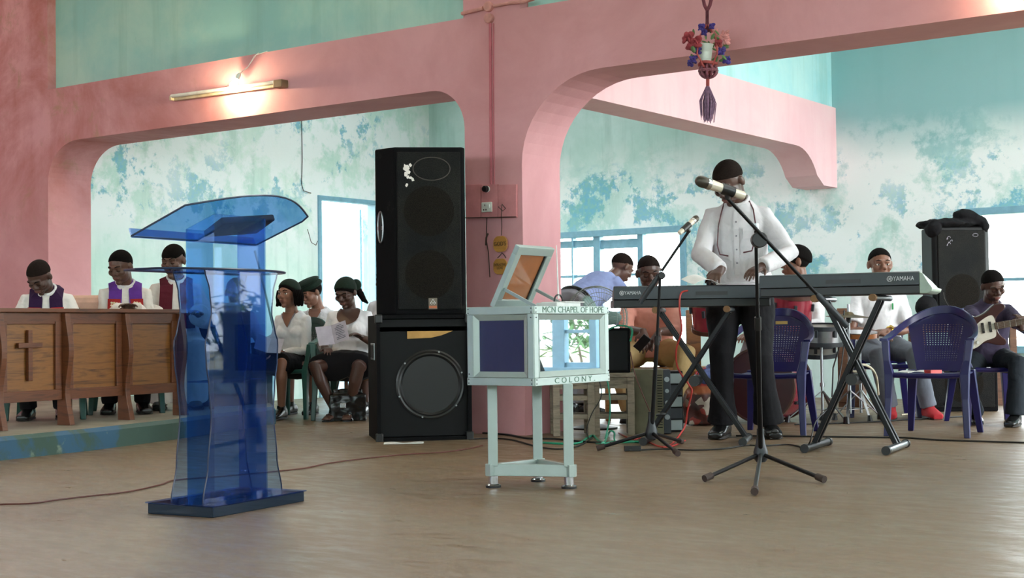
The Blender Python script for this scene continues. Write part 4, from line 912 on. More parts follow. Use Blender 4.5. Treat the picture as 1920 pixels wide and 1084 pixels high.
# ================================================================ plastic chairs
S('chair_blue', '15124b', .32, var=.05); S('chair_green', '1f4a42', .35, var=.05)
def make_chair(name, label, group, mat):
    """moulded monobloc armchair; local +y is the way it faces"""
    t = thing(name, label, 'chair', group=group)
    W_, SD, SH = .23, .22, .42
    def seat(u, v):
        x = (u-.5)*2; y = (v-.5)*2; return (x*(W_-.015), y*SD+.02, SH-.012*(1-x*x)-.008*(1-y*y)-.012*max(0, y)**3)
    MB().slab(seat, 12, 10, (0, 0, -.010)).build('seat', mat, t, smooth=True)
    MB().tube([(-W_+.005, SD+.02, SH-.015), (-.1, SD+.035, SH-.02), (.1, SD+.035, SH-.02), (W_-.005, SD+.02, SH-.015)], .018, 8, flat=1.0).build('front_rail', mat, t, smooth=True)
    def hw(v): return (.155+.075*min(1, v*1.35)) if v < .74 else (.23-.10*((v-.74)/.26)**2)
    def back(u, v):
        x = (u-.5)*2; w_ = hw(v); z = SH+.0+v*.40-(.035*abs(x)**2.5 if v > .9 else 0); y = -.185-.115*v-.05*(1-x*x)*(.4+.6*v)+.03; return (x*w_, y, z)
    # perforated shell: frame cells with small square holes in the middle field
    m = MB(); nu, nv = 45, 53; th = .006
    def hole(i, j): return 9 <= i <= nu-10 and 9 <= j <= nv-12 and i % 2 == 1 and j % 2 == 1
    g = {}
    for j in range(nv+1):
        for i in range(nu+1): g[i, j] = V3(back((i+(.28 if i % 2 else -.0) if 0 < i < nu else i)/nu, (j+(.28 if j % 2 else 0) if 0 < j < nv else j)/nv))
    idx = {}; vs = []
    for k, p in g.items(): idx[k] = len(vs); vs += [p, p+V3((0, -th, 0))]
    fs = []
    for j in range(nv):
        for i in range(nu):
            if hole(i, j):
                q = [(i, j), (i+1, j), (i+1, j+1), (i, j+1)]
                for a, b in zip(q, q[1:]+q[:1]): fs.append((idx[a], idx[b], idx[b]+1, idx[a]+1))
                continue
            a, b, c, d = (idx[i, j], idx[i+1, j], idx[i+1, j+1], idx[i, j+1]); fs.append((a, b, c, d)); fs.append((d+1, c+1, b+1, a+1))
    for j in range(nv):
        for i in (0, nu): a, b = idx[i, j], idx[i, j+1]; fs.append((a, a+1, b+1, b) if i == 0 else (b, b+1, a+1, a))
    for i in range(nu): a, b = idx[i, nv], idx[i+1, nv]; fs.append((a, b, b+1, a+1)); a, b = idx[i, 0], idx[i+1, 0]; fs.append((b, a, a+1, b+1))
    m.add(vs, fs).build('backrest', mat, t, smooth=True)
    # hoop: top of the back sweeping down into the arms and the front legs
    hoop = []
    for k in range(25):
        a = pi*k/24; x = cos(a)*(.285); 
        s_ = sin(a); y = .20-.52*s_**.75; z = .635+.205*s_**1.3; hoop.append((x, y, z))
    hp_ = [V3(p) for p in hoop]
    vs = []; 
    for i, p in enumerate(hp_):
        s_ = sin(pi*i/24); out = V3((p.x, p.y*.4, 0)).normalized(); wd = .052-.012*s_; up = V3((0, 0, 1)); tl = out*(1-s_)+up*(.5*s_); tl.normalize(); n2 = V3((0, 0, .012*(1-s_)))+out*(.010*s_)
        c = out*(wd/2)*(1-s_)+up*(.028*s_)
        vs.append([p-c-n2*.6, p+c-n2*.6, p+c*1.0+n2, p-c+n2])
    MB().loft(vs).build('arm_hoop', mat, t, smooth=True, bevel=.003)
    for sg in (1, -1):
        # front leg: channel section from the arm down to the floor
        P_ = [((sg*.275, .205, .632), .030), ((sg*.262, .225, .50), .026), ((sg*.245, .238, .41), .036), ((sg*.250, .245, .25), .026), ((sg*.262, .262, .0), .022)]
        L_ = []
        for (p, w_) in P_: p = V3(p); L_.append([p+V3((-w_, -w_*.7, 0)), p+V3((w_*.6*sg if sg > 0 else w_, -w_*.7, 0)), p+V3((w_*.6, w_*.7, 0)), p+V3((-w_, w_*.7, 0))])
        MB().loft(L_).build('leg', mat, t, smooth=False, bevel=.004)
        P_ = [((sg*.19, -.19, .43), .034), ((sg*.205, -.215, .3), .028), ((sg*.235, -.275, .0), .019)]
        MB().loft([[V3(p)+V3((-w_, -w_*.7, 0)), V3(p)+V3((w_, -w_*.7, 0)), V3(p)+V3((w_, w_*.7, 0)), V3(p)+V3((-w_, w_*.7, 0))] for p, w_ in P_]).build('leg', mat, t, bevel=.004)
    return t
def face_rz(a): return pi+radians(a)
bc = make_chair('plastic_chair', 'empty dark blue plastic armchair at right with a red and white packet on its seat', 'blue plastic armchairs', 'chair_blue')
bc.location = (2.83, 9.60, 0); bc.rotation_euler = (0, 0, face_rz(-30))
c2 = dup(bc, (1.79, 9.86, 0), face_rz(-24), 'dark blue plastic armchair with a gold label, behind the standing keyboard player', 'blue plastic armchairs')
# chair under the seated musician follows his own pelvis
def under(pd, dy=.03): q = pd['root']; m = wm(q); p = m @ V3((0, dy, 0)); return (p.x, p.y, q.location.z)
dup(bc, under(wat), face_rz(-8), 'bright blue plastic armchair under the man with the gold wristwatch', 'blue plastic armchairs')
dup(bc, under(gui), face_rz(2), 'blue plastic armchair under the guitar player', 'blue plastic armchairs')
gc = make_chair('plastic_chair', 'dark green plastic armchair under the woman in the notched blouse', 'green plastic armchairs', 'chair_green')
gc.location = under(w1); gc.rotation_euler = (0, 0, face_rz(-22))
for pd, a, s_ in ((w2, -20, 'dark green plastic armchair under the woman in the beret'), (w3, -8, 'dark green plastic armchair under the woman reading the open leaflet'), (w4, -10, 'dark green plastic armchair behind the tall speaker stack'), (w5, 25, 'dark green plastic armchair seen through the blue lectern')):
    dup(gc, under(pd), face_rz(a), s_, 'green plastic armchairs')
for pd, a, s_ in ((p1, 12, 'dark plastic armchair under the leftmost robed man'), (p2, 16, 'dark plastic armchair under the man in the bright purple stole'), (p3, 14, 'dark plastic armchair under the man in the maroon stole')):
    dup(gc, under(pd), face_rz(a), s_, 'dark plastic armchairs behind the desk')
m = wm(c2) @ plane_M((.02, -.318, .775), (-1, 0, 0), (0, -.1, 1)) @ Matrix.Translation((0, 0, 0))
# gold moulded label near the top of the backrest
cl = MB().box((.0, -.305, .775), (.085, .004, .022)).build('gold_label', 'gold_paint', c2); cl.location = (0, .012, -.012)
pk = MB().box((0, 0, .012), (.10, .06, .022)).box((-.03, 0, .0125), (.035, .061, .0225)); 
pko = pk.build('tissue_packet', S('packet_red', 'c23a34', .5, var=.3)); pko.location = wm(bc) @ V3((-.02, .12, .412)); pko.rotation_euler = (0, 0, .5); tag(pko, 'small red and white packet lying on the empty blue chair', 'packet')
bookl = MB().slab(lambda u, v: ((u-.5)*.26, (v-.5)*.18, .004+.01*sin(u*pi*2)**2), 10, 4, (0, 0, .003)).build('song_sheet', 'paper'); bookl.location = wm(bc) @ V3((.08, .08, .414)); bookl.rotation_euler = (0, 0, .2); tag(bookl, 'curled white sheet beside the packet on the empty blue chair', 'paper')

# ================================================================ offering box
OB = V3((.096, 6.45, 0)); orz = pi/2-YAW  # local x along the long side (d2), y to the left-back
# local frame: x = VH direction, y = -UH direction
box_ = thing('offering_box', 'silver aluminium and glass offering box on three legs lettered MCN CHAPEL OF HOPE COLONY', 'box', OB, orz)
BL, BWd, Z0, Z1 = .637, .377, .485, .848
R8 = .052
def aluface(origin, xdir, w_, glassmat, side):
    """framed window: rails, stiles, pane on the face starting at origin running along xdir; outward normal n"""
    x = V3(xdir); n = V3((0, -1, 0)) if abs(x.x) > .5 else V3((-1, 0, 0)); o = V3(origin); H_ = Z1-Z0
    def bar(name, u0, u1, z0, z1, d0, d1, mat='aluminium', par=None, bv=.002):
        c = o+x*((u0+u1)/2)+V3((0, 0, (z0+z1)/2))+n*((d0+d1)/2); d = V3((abs(x.x)*(u1-u0)+abs(n.x)*(d1-d0), abs(x.y)*(u1-u0)+abs(n.y)*(d1-d0), z1-z0))
        return MB().box(c, d).build(name, mat, par or box_, bevel=bv)
    def tilt(name, u0, u1, z0, z1, hor):
        pass
    tr = bar('top_rail', 0, w_, Z1-.036, Z1, -.02, .006); br = bar('bottom_rail', 0, w_, Z0, Z0+.036, -.02, .006)
    for u0 in (0, w_-.034): st = bar('stile', u0, u0+.034, Z0+.036, Z1-.036, -.02, .003)
    # mitred bevelled surround
    a, b, c_, d_ = .036, w_-.036, Z0+.038, Z1-.038; t_ = .026
    for q in (((a, c_), (b, c_), (b-t_, c_+t_), (a+t_, c_+t_)), ((b, c_), (b, d_), (b-t_, d_-t_), (b-t_, c_+t_)), ((b, d_), (a, d_), (a+t_, d_-t_), (b-t_, d_-t_)), ((a, d_), (a, c_), (a+t_, c_+t_), (a+t_, d_-t_))):
        pts = [o+x*u+V3((0, 0, z))+n*(.003 if k < 2 else -.010) for k, (u, z) in enumerate(q)]; bk_ = [p-n*.012 for p in pts]
        MB().add(pts+bk_, [(0, 1, 2, 3), (7, 6, 5, 4), (0, 4, 5, 1), (1, 5, 6, 2), (2, 6, 7, 3), (3, 7, 4, 0)]).build('glazing_bead', 'aluminium', box_)
    bar('glass_pane', a+t_-.004, b-t_+.004, c_+t_-.004, d_-t_+.004, -.016, -.012, glassmat, bv=0)
    for (u, z) in ((.010, Z1-.010), (.010, Z1-.028), (w_-.010, Z1-.010), (w_-.010, Z1-.028), (.010, Z0+.010), (.010, Z0+.028), (w_-.010, Z0+.010), (w_-.010, Z0+.028), (.012, Z1-.052), (w_-.012, Z0+.052)):
        p = o+x*u+V3((0, 0, z)); MB().cyl(p+n*.005, p+n*.0078, .0032, 8).build('rivet', 'screw_dark', box_)
glass('pane_mirror', (.35, .42, .5, 1), 5.0, rough=.012, opac=.5, base=(.12, .16, .18, 1))
glass('pane_violet', (.35, .35, .55, 1), 1.2, opac=.5, base=(.085, .08, .17, 1))
# outward normal of the long (right) face is local -y ; the short (left) face is local -x
aluface((0, 0, 0), (1, 0, 0), BL, 'pane_mirror', 0)
aluface((0, 0, 0), (0, 1, 0), BWd, 'pane_violet', 1)
MB().box((BL/2, BWd-.01, (Z0+Z1)/2), (BL, .02, Z1-Z0)).build('back_panel', 'aluminium_dull', box_)
MB().box((BL-.01, BWd/2, (Z0+Z1)/2), (.02, BWd-.04, Z1-Z0)).build('end_panel', 'aluminium_dull', box_)
MB().box((BL/2, BWd/2, Z0+.008), (BL-.04, BWd-.04, .012)).build('floor_panel', 'aluminium_dull', box_)
MB().box((BL*.74, BWd/2, Z1-.006), (BL*.5, BWd-.03, .012)).build('top_panel', 'aluminium', box_)
Mt = wm(box_) @ plane_M((BL/2+.005, -.0068, Z1-.018), (1, 0, 0), (0, 0, 1))
S('paint_green_dark', '4a6f5c', .7, var=.3)
text('MCN CHAPEL OF HOPE', 'painted_lettering', 'paint_green_dark', box_, Mt, .040, sx_=1.25, ext=.0004)
text('C O L O N Y .', 'painted_lettering', 'paint_green_dark', box_, wm(box_) @ plane_M((BL/2+.01, -.0068, Z0+.018), (1, 0, 0), (0, 0, 1)), .037, sx_=1.55, ext=.0004)
inv = wm(box_).inverted()
legs3 = [inv @ G(925, 914), inv @ G(1067, 916), inv @ G(1009, 903)]; legs3 = [V3((p.x, p.y, 0)) for p in legs3]
cen = (legs3[0]+legs3[1]+legs3[2])/3
for p in legs3:
    q = V3((p.x, p.y, 0)); ln = (inv @ (wm(box_) @ q)); lg_ = MB().box((p.x, p.y, (.10+Z0)/2), (.046, .046, Z0-.10), rz=-orz).build('leg', 'aluminium', box_, bevel=.003)
    MB().lathe([(.0, .0), (.034, 0), (.036, .012), (.024, .018), (.024, .055), (.0, .055)], 20, Matrix.Translation(p)).build('glide_foot', 'chrome', box_, smooth=True)
    MB().lathe([(.0, -.0), (.036, .0), (.036, .010), (0, .010)], 20, Matrix.Translation(p)).build('rubber_pad', 'black_plastic', box_, smooth=True)
for a, b in ((0, 1), (1, 2), (2, 0)):
    p, q = legs3[a], legs3[b]; d = (q-p).normalized(); MB().beam(p-d*.035+V3((0, 0, .083)), q+d*.035+V3((0, 0, .083)), .03, .056).build('base_bar', 'aluminium', box_, bevel=.002)
# lid: hinged along the far long side, standing open
lidM = Matrix.Translation(V3((.177, BWd-.01, Z1))) 
th = math.atan2(.285, .155)
lx = V3((1, 0, 0)); ly = V3((0, -cos(th), sin(th))); ln_ = lx.cross(ly)
def LP(u, v, n=0.0): return V3((.177, BWd-.012, Z1+.004))+lx*u+ly*v+ln_*n
LW, LH = .30, .325
def lbar(name, u0, u1, v0, v1, n0, n1, mat):
    vs = [LP(u, v, n) for n in (n0, n1) for u, v in ((u0, v0), (u1, v0), (u1, v1), (u0, v1))]
    return MB().add(vs, [(3, 2, 1, 0), (4, 5, 6, 7), (0, 1, 5, 4), (1, 2, 6, 5), (2, 3, 7, 6), (3, 0, 4, 7)])
ld = lbar('l', 0, LW, 0, .042, -.014, .014, 0).build('lid', 'aluminium', box_, bevel=.002)
for nm, a in (('lid_rail', (0, LW, LH-.042, LH)), ('lid_stile', (0, .040, .042, LH-.042)), ('lid_stile', (LW-.040, LW, .042, LH-.042))): lbar(nm, *a, -.014, .014, 0).build(nm, 'aluminium', ld, bevel=.002)
lbar('p', .04, LW-.04, .042, LH-.042, -.003, .003, 0).build('lid_pane', simple('pane_amber', hexa('9a5f3c'), .12, var=.1, coat=.6), ld)
lbar('p', LW-.050, LW-.040, .042, LH-.042, -.010, .008, 0).build('gasket', 'black_plastic', ld)
for u in (.018, LW-.012):
    MB().beam(LP(u, .10, -.016), V3((.177+u, .12, Z1-.0)), .012, .014).build('lid_stay', 'aluminium_dull', box_)
# receiver with aerial standing on the box
rc = thing('radio_receiver', 'flat white receiver with a long white aerial and black ring, on the offering box', 'receiver', wm(box_) @ V3((BL*.72, BWd*.45, Z1)), orz)
MB().box((0, 0, .011), (.21, .12, .020)).build('case', 'paper', rc, bevel=.003)
MB().box((.04, 0, .0235), (.17, .14, .005)).build('cover', 'paper', rc)
MB().tube([(cos(a)*.036, 0, .026+sin(a)*.034) for a in [pi*k/10 for k in range(11)]], .0045, 6).build('ring_handle', 'black_plastic', rc, smooth=True)
MB().tube([(0, 0, .04), (-.012, .0, .30)], [.0045, .002], 8).build('aerial', S('aerial_white', 'e8e8e6', .4), rc, smooth=True)
# ================================================================ loudspeakers on the left of the pillar
spc = V3((-.894, 9.536, 0)); e1 = (V3((-.287, 9.951, 0))-spc)   # floor line of the front face: the right end is nearer the pillar
fw = V3((-.30, 9.62, 0)); 
sub_rz = radians(7)
def speaker_front(mb, w, h, z0): pass
# the sub's front bottom edge runs from (712,828) to (886,818)
SR = atan2(e1.y*.45, e1.x); SR = radians(11)
sub = thing('bass_speaker', 'large black carpeted bass speaker with exposed cone, under the tall speaker', 'speaker', (-.595, 9.60, 0), SR)
SW, SDp, SHt = .64, .62, .845
sx2 = SW/2
ctr = MB()
ctr.box((0, SDp/2, .012), (SW, SDp, .024)).box((0, SDp/2, SHt-.012), (SW, SDp, .024)).box((-sx2+.012, SDp/2, SHt/2), (.024, SDp, SHt-.048)).box((sx2-.012, SDp/2, SHt/2), (.024, SDp, SHt-.048)).box((0, SDp-.012, SHt/2), (SW-.048, .024, SHt-.048))
ctr.build('cabinet', 'carpet_black', sub)
# baffle with the port and cone opening: strips around
bf = MB(); hw_ = SW/2-.024; z0_, z1_ = .03, .735; cxx, czz, rr_ = .045, .375, .205; N_ = 64
def edge_pt(a):
    dx, dz = cos(a), sin(a); k = min([((hw_-cxx)/dx if dx > 0 else (-hw_-cxx)/dx) if abs(dx) > 1e-6 else 9, ((z1_-czz)/dz if dz > 0 else (z0_-czz)/dz) if abs(dz) > 1e-6 else 9]); return (cxx+dx*k, czz+dz*k)
cor = [atan2(z-czz, x-cxx) for x in (-hw_, hw_) for z in (z0_, z1_)]
an = sorted([2*pi*k/N_-pi for k in range(N_)]+cor); nn_ = len(an)
vs = []
for y in (.040, .058):
    vs += [(cxx+cos(a)*rr_, y, czz+sin(a)*rr_) for a in an]+[(edge_pt(a)[0], y, edge_pt(a)[1]) for a in an]
fs = []
for i in range(nn_):
    j = (i+1) % nn_; fs += [(i, nn_+i, nn_+j, j), (2*nn_+j, 3*nn_+j, 3*nn_+i, 2*nn_+i), (i, j, 2*nn_+j, 2*nn_+i)]
bf.add(vs, fs); bf.box((0, .05, .79), (SW-.05, .02, .05)); bf.build('baffle', 'black_satin', sub)
poly = [(-.11, .735), (.20, .735), (.12, .705), (.05, .690), (-.11, .685)]
pm2 = MB(); pm2.prism([(x, z) for x, z in poly], 0, .012, Matrix(((1, 0, 0, 0), (0, 0, -1, .0385), (0, 1, 0, 0), (0, 0, 0, 1)))); pm2.build('port_board', 'mdf', sub)
Mc = Matrix(((1, 0, 0, .045), (0, 0, -1, .040), (0, 1, 0, .375), (0, 0, 0, 1)))   # lathe z -> outward (-y)
MB().lathe([(.215, -.02), (.232, .0), (.236, .008), (.225, .014), (.214, .010), (.204, .016), (.196, .008), (.19, .002)], 48, Mc).build('cone_surround', 'cone_rubber', sub, smooth=True)
MB().lathe([(.19, .003), (.13, -.05), (.075, -.075), (.07, -.078)], 48, Mc).build('cone', 'cone_black', sub, smooth=True)
dc = MB().lathe([(.0, -.03), (.03, -.034), (.055, -.05), (.069, -.078)], 32, Mc).build('dust_cap', 'cone_rubber', sub, smooth=True)
text('WHARFEDALE', 'cap_lettering', 'gold_paint', dc, wm(sub) @ plane_M((.045, .068, .375), (1, 0, .5), (-.5, 0, 1)), .013)
for a in (20, 75, 140, 200, 255, 320): MB().cyl((.045+cos(radians(a))*.226, .032, .375+sin(radians(a))*.226), (.045+cos(radians(a))*.226, .024, .375+sin(radians(a))*.226), .006, 10).build('bolt', 'chrome_dull', sub)
for z in (.025, SHt-.025):
    for x in (-sx2+.015, sx2-.015): MB().box((x, .014, z), (.05, .05, .06)).build('corner_guard', 'black_plastic', sub, bevel=.008)
hd = MB().box((-sx2-.002, .24, .60), (.01, .24, .115)).build('recess_handle', 'chrome_dull', sub, bevel=.003)
MB().box((-sx2-.0045, .24, .60), (.01, .18, .085)).build('handle_recess', 'black_satin', hd)
# tall twin speaker on top, a bevelled cabinet
tall = thing('tall_speaker', 'tall black twin-cone speaker with torn grille cloth standing on the bass speaker', 'speaker', (-.60, 9.62, SHt+.0), radians(6))
TW, TD, TH = .59, .50, 1.135
hexp = [(-TW/2, .045), (-TW/2+.045, 0), (TW/2-.03, 0), (TW/2, .03), (TW/2-.10, TD), (-TW/2+.10, TD)]
hexp = [(-TW/2-.02, .14), (-TW/2+.11, 0), (TW/2-.02, 0), (TW/2, .03), (TW/2-.08, TD), (-TW/2+.10, TD)]
def hex_col(z0, z1, g=0.0): 
    c = (0, TD/2); pts = [(c[0]+(x-c[0])*(1+g), c[1]+(y-c[1])*(1+g)) for x, y in hexp]; return MB().prism(pts, z0, z1)
hex_col(.0, TH).build('cabinet', 'carpet_black', tall, bevel=.012)
cx = (hexp[1][0]+hexp[2][0])/2; gw = hexp[2][0]-hexp[1][0]-.03
MB().box((cx, -.008, TH/2), (gw, .018, TH-.07)).build('grille', 'speaker_grille', tall, bevel=.008)
def disc(par, x, z, r, rz_, mat, nm, d=.0):
    M = Matrix(((1, 0, 0, x), (0, 0, -1, -.0175-d), (0, 1, 0, z), (0, 0, 0, 1)))
    return MB().lathe([(0, .0012), (r*.30, .0014), (r*.32, .0008), (r*.97, .0008), (r, .0004)], 40, M @ Matrix.Diagonal((1, rz_, 1, 1))).build(nm, mat, par, smooth=True)
def grille_cone(name, c):
    t = NT(name); cc = t.coord(); v = t.n('TexVoronoi'); t.l(cc, v.inputs['Vector']); v.inputs['Scale'].default_value = 190
    t.l(t.mix(t.ramp(v.outputs['Distance'], [(.25, 0.0), (.5, 1.0)]), hexa('080708'), hexa(c)), t.b.inputs['Base Color']); t.b.inputs['Roughness'].default_value = .8; t.b.inputs['Specular IOR Level'].default_value = .05; t.bump(v.outputs['Distance'], .5, .003)
grille_cone('grille_over_cone', '211e1a')
disc(tall, cx+.0, .70, .17, 1, 'grille_over_cone', 'cone'); disc(tall, cx, .27, .165, 1, 'grille_over_cone', 'cone')
M = Matrix(((1, 0, 0, cx+.02), (0, 0, -1, -.018), (0, 1, 0, .99), (0, 0, 0, 1)))
MB().tube([V3((cx+.02+cos(a)*.125, -.0185, .985+sin(a)*.078)) for a in [2*pi*k/40 for k in range(40)]], .0035, 5, closed=True).build('horn_rim', S('grille_line', '4a4440', .7), tall)
random.seed(5)
for (x, z, r) in ((-.125, .985, .02), (-.13, .955, .016), (-.118, .93, .012), (-.135, 1.005, .012), (-.10, 1.01, .010), (-.112, .965, .014), (-.085, .915, .012), (-.10, .925, .010), (-.125, .875, .010)):
    pts = [(cos(2*pi*k/9)*r*(.6+.7*random.random()), sin(2*pi*k/9)*r*(.6+.9*random.random())) for k in range(9)]
    MB().prism(pts, 0, .0015, Matrix(((1, 0, 0, x+cx*.5), (0, 0, -1, -.0172), (0, 1, 0, z), (0, 0, 0, 1)))).build('grille_tear', 'cloth_white_warm', tall)
bd = MB().box((cx+.02, -.0185, .075), (.058, .003, .075)).build('badge', S('badge_grey', '6a5f52', .4), tall)
MB().box((cx+.02, -.0205, .052), (.052, .002, .016)).build('badge_stripe', S('badge_orange', 'b5633c', .5), bd)
MB().tube([(cx+.002, -.0212, .075), (cx+.02, -.0212, .104), (cx+.038, -.0212, .075)], .0022, 5).build('badge_mark', 'paper', bd); MB().tube([(cx+.010, -.0212, .068), (cx+.02, -.0212, .085), (cx+.030, -.0212, .068)], .0018, 5).build('badge_mark', 'paper', bd)
a_, b_ = V3(hexp[0]+(0,)), V3(hexp[5]+(0,)); dd = (V3(hexp[1]+(0,))-a_).normalized(); nn = V3((-dd.y, dd.x, 0)); nn = nn if nn.x < 0 else -nn
hc_ = a_+dd*.055+nn*.003; hx = dd
h1 = MB().tube([hc_+hx*(cos(t)*.026)+V3((0, 0, .60+sin(t)*.105)) for t in [2*pi*k/28 for k in range(28)]], .006, 6, closed=True).build('recess_handle', 'chrome_dull', tall, smooth=True)
MB().beam(hc_+V3((0, 0, .58)), hc_+V3((0, 0, .605)), .05, .01, up=nn).build('handle_bridge', 'chrome_dull', h1)
MB().ell(hc_-nn*.004+V3((0, 0, .60)), (.024, .012, .10), 16, 10, R=Matrix.Rotation(atan2(dd.y, dd.x), 3, 'Z')).build('handle_recess', S('recess_black', '050505', .6), h1, smooth=True)
# ================================================================ right hand speaker on its table
ST = V3((P(1800, 600, 12.6).x, 12.6, 0)); tz = ZA(1800, 597, 12.35)
tb = thing('table', 'plain brown wooden table carrying the right hand speaker', 'table', ST, radians(-6))
MB().box((.02, .05, tz-.0175), (.86, .62, .035)).build('table_top', 'wood_brown', tb, bevel=.004)
for a in (-.37, .40):
    for b in (-.20, .30): MB().box((a, b, (tz-.035)/2), (.055, .055, tz-.035)).build('leg', 'wood_brown', tb)
MB().box((.02, -.20, tz-.08), (.72, .03, .09)).build('apron', 'wood_brown', tb)
sp2 = thing('stage_speaker', 'black loudspeaker on the table at right with cloth thrown over the top', 'speaker', (ST.x, 12.50, tz), radians(9))
hh = ZA(1800, 425, 12.5)-tz
MB().prism([(-.27, .03), (-.24, 0), (.22, 0), (.27, .03), (.19, .40), (-.19, .40)], .0, hh).build('cabinet', 'black_satin', sp2, bevel=.012)
MB().box((-.01, -.006, hh/2), (.44, .014, hh-.06)).build('grille', 'speaker_grille', sp2, bevel=.01)
M = Matrix(((1, 0, 0, -.01), (0, 0, -1, -.0135), (0, 1, 0, .23), (0, 0, 0, 1))); MB().lathe([(0, .001), (.155, .001), (.16, .0004)], 40, M).build('cone', 'grille_over_cone', sp2, smooth=True)
MB().tube([(-.01+cos(t)*.178, -.0145, .23+sin(t)*.178) for t in [radians(180+a) for a in range(0, 100, 8)]], .0025, 5).build('cone_rim', 'grille_line', sp2)
lg = MB().box((.085, -.0145, .055), (.045, .003, .045)).build('badge', 'badge_grey', sp2); MB().box((.085, -.0165, .042), (.042, .002, .014)).build('badge_stripe', 'badge_orange', lg)
m = MB(); 
for x, z, a in ((-.13, hh-.10, .3), (-.115, hh-.13, -.4), (-.13, hh-.155, .2)): m.tube([(x+.018*cos(t+a), -.0145, z+.014*sin(t*1.5)) for t in [k*.5 for k in range(9)]], .0022, 5)
m.build('white_emblem', 'paper_lilac', sp2)
MB().tube([(.12+.025*cos(t), -.0145, hh-.075+.014*sin(t)) for t in [2*pi*k/16 for k in range(16)]], .0018, 5, closed=True).build('ring_emblem', 'paper_lilac', sp2)
MB().tube([(.248+.0, .12+.04*cos(t), .38+.09*sin(t)) for t in [2*pi*k/20 for k in range(20)]], .007, 6, closed=True).build('side_handle', 'chrome_dull', sp2, smooth=True)
def drape():
    m = MB(); 
    m.ell((-.06, .16, 0), (.27, .25, .045), 24, 10); m.ell((.13, .10, .05), (.15, .13, .075), 20, 10, R=Matrix.Rotation(.3, 3, 'Y')); m.ell((-.25, .02, -.05), (.06, .10, .075), 16, 10); m.ell((-.1, .0, .005), (.2, .06, .04), 16, 8); m.ell((.22, .05, -.02), (.06, .1, .08), 16, 10)
    return m
dr = drape().build('cover_cloth', 'cloth_black', None, remesh=.012, sm=4, disp=.04, dscale=.09); dr.location = wm(sp2) @ V3((0, .02, hh+.03)); dr.rotation_euler = (0, 0, radians(9)); tag(dr, 'crumpled black cloth draped over the right hand speaker', 'cloth')
bg_ = MB().ell((0, 0, .10), (.10, .08, .10), 16, 10).ell((.05, 0, .05), (.12, .09, .055), 16, 10).build('bag', 'cloth_black', None, remesh=.012, sm=3, disp=.02); bg_.location = (P(1742, 580, 12.35).x, 12.42, tz); tag(bg_, 'small dark bag on the table beside the right hand speaker', 'bag')
# combo amplifier under the table
am = thing('guitar_amplifier', 'black combo amplifier on the floor behind the empty blue chair', 'amplifier', (P(1800, 700, 12.0).x, 12.0, 0), radians(-4))
MB().box((0, .14, .275), (.62, .28, .55)).build('cabinet', 'carpet_black', am, bevel=.012); MB().box((0, -.004, .235), (.56, .012, .40)).build('grille', 'speaker_grille', am, bevel=.004)
MB().box((0, -.004, .485), (.56, .012, .07)).build('control_panel', 'dark_grey_plastic', am)
M = Matrix(((1, 0, 0, .03), (0, 0, -1, -.0105), (0, 1, 0, .235), (0, 0, 0, 1))); MB().lathe([(0, .001), (.155, .001), (.16, .0004)], 40, M).build('cone', 'grille_over_cone', am, smooth=True)

# ================================================================ microphones and stands
S('mic_champagne', 'd6ccba', .3, metal=.15, var=.04); S('mic_grille', '4a443c', .45, metal=.6); S('mic_shade', '8a8a80', .4)
def mic(name, label, head, tail, par=None):
    h = V3(head); t = V3(tail); d = (t-h).normalized(); L = (t-h).length; q = d.to_track_quat('Z', 'Y').to_matrix().to_4x4(); q.translation = h
    o = thing(name, label, 'microphone', h); o.rotation_euler = q.to_euler(); k = L/.255
    MB().lathe([(.0, -.002), (.012, 0), (.021, .008), (.026, .022), (.027, .038), (.025, .055)], 24, Matrix.Diagonal((k, k, k, 1))).build('wire_head', 'mic_grille', o, smooth=True)
    MB().lathe([(.0265, .054), (.0265, .070), (.025, .074)], 24, Matrix.Diagonal((k, k, k, 1))).build('collar', 'chrome', o, smooth=True)
    MB().lathe([(.0245, .072), (.0215, .12), (.0195, .20), (.0195, .240), (.017, .250), (0, .255)], 24, Matrix.Diagonal((k, k, k, 1))).build('body', 'mic_champagne', o, smooth=True)
    return o, d, k
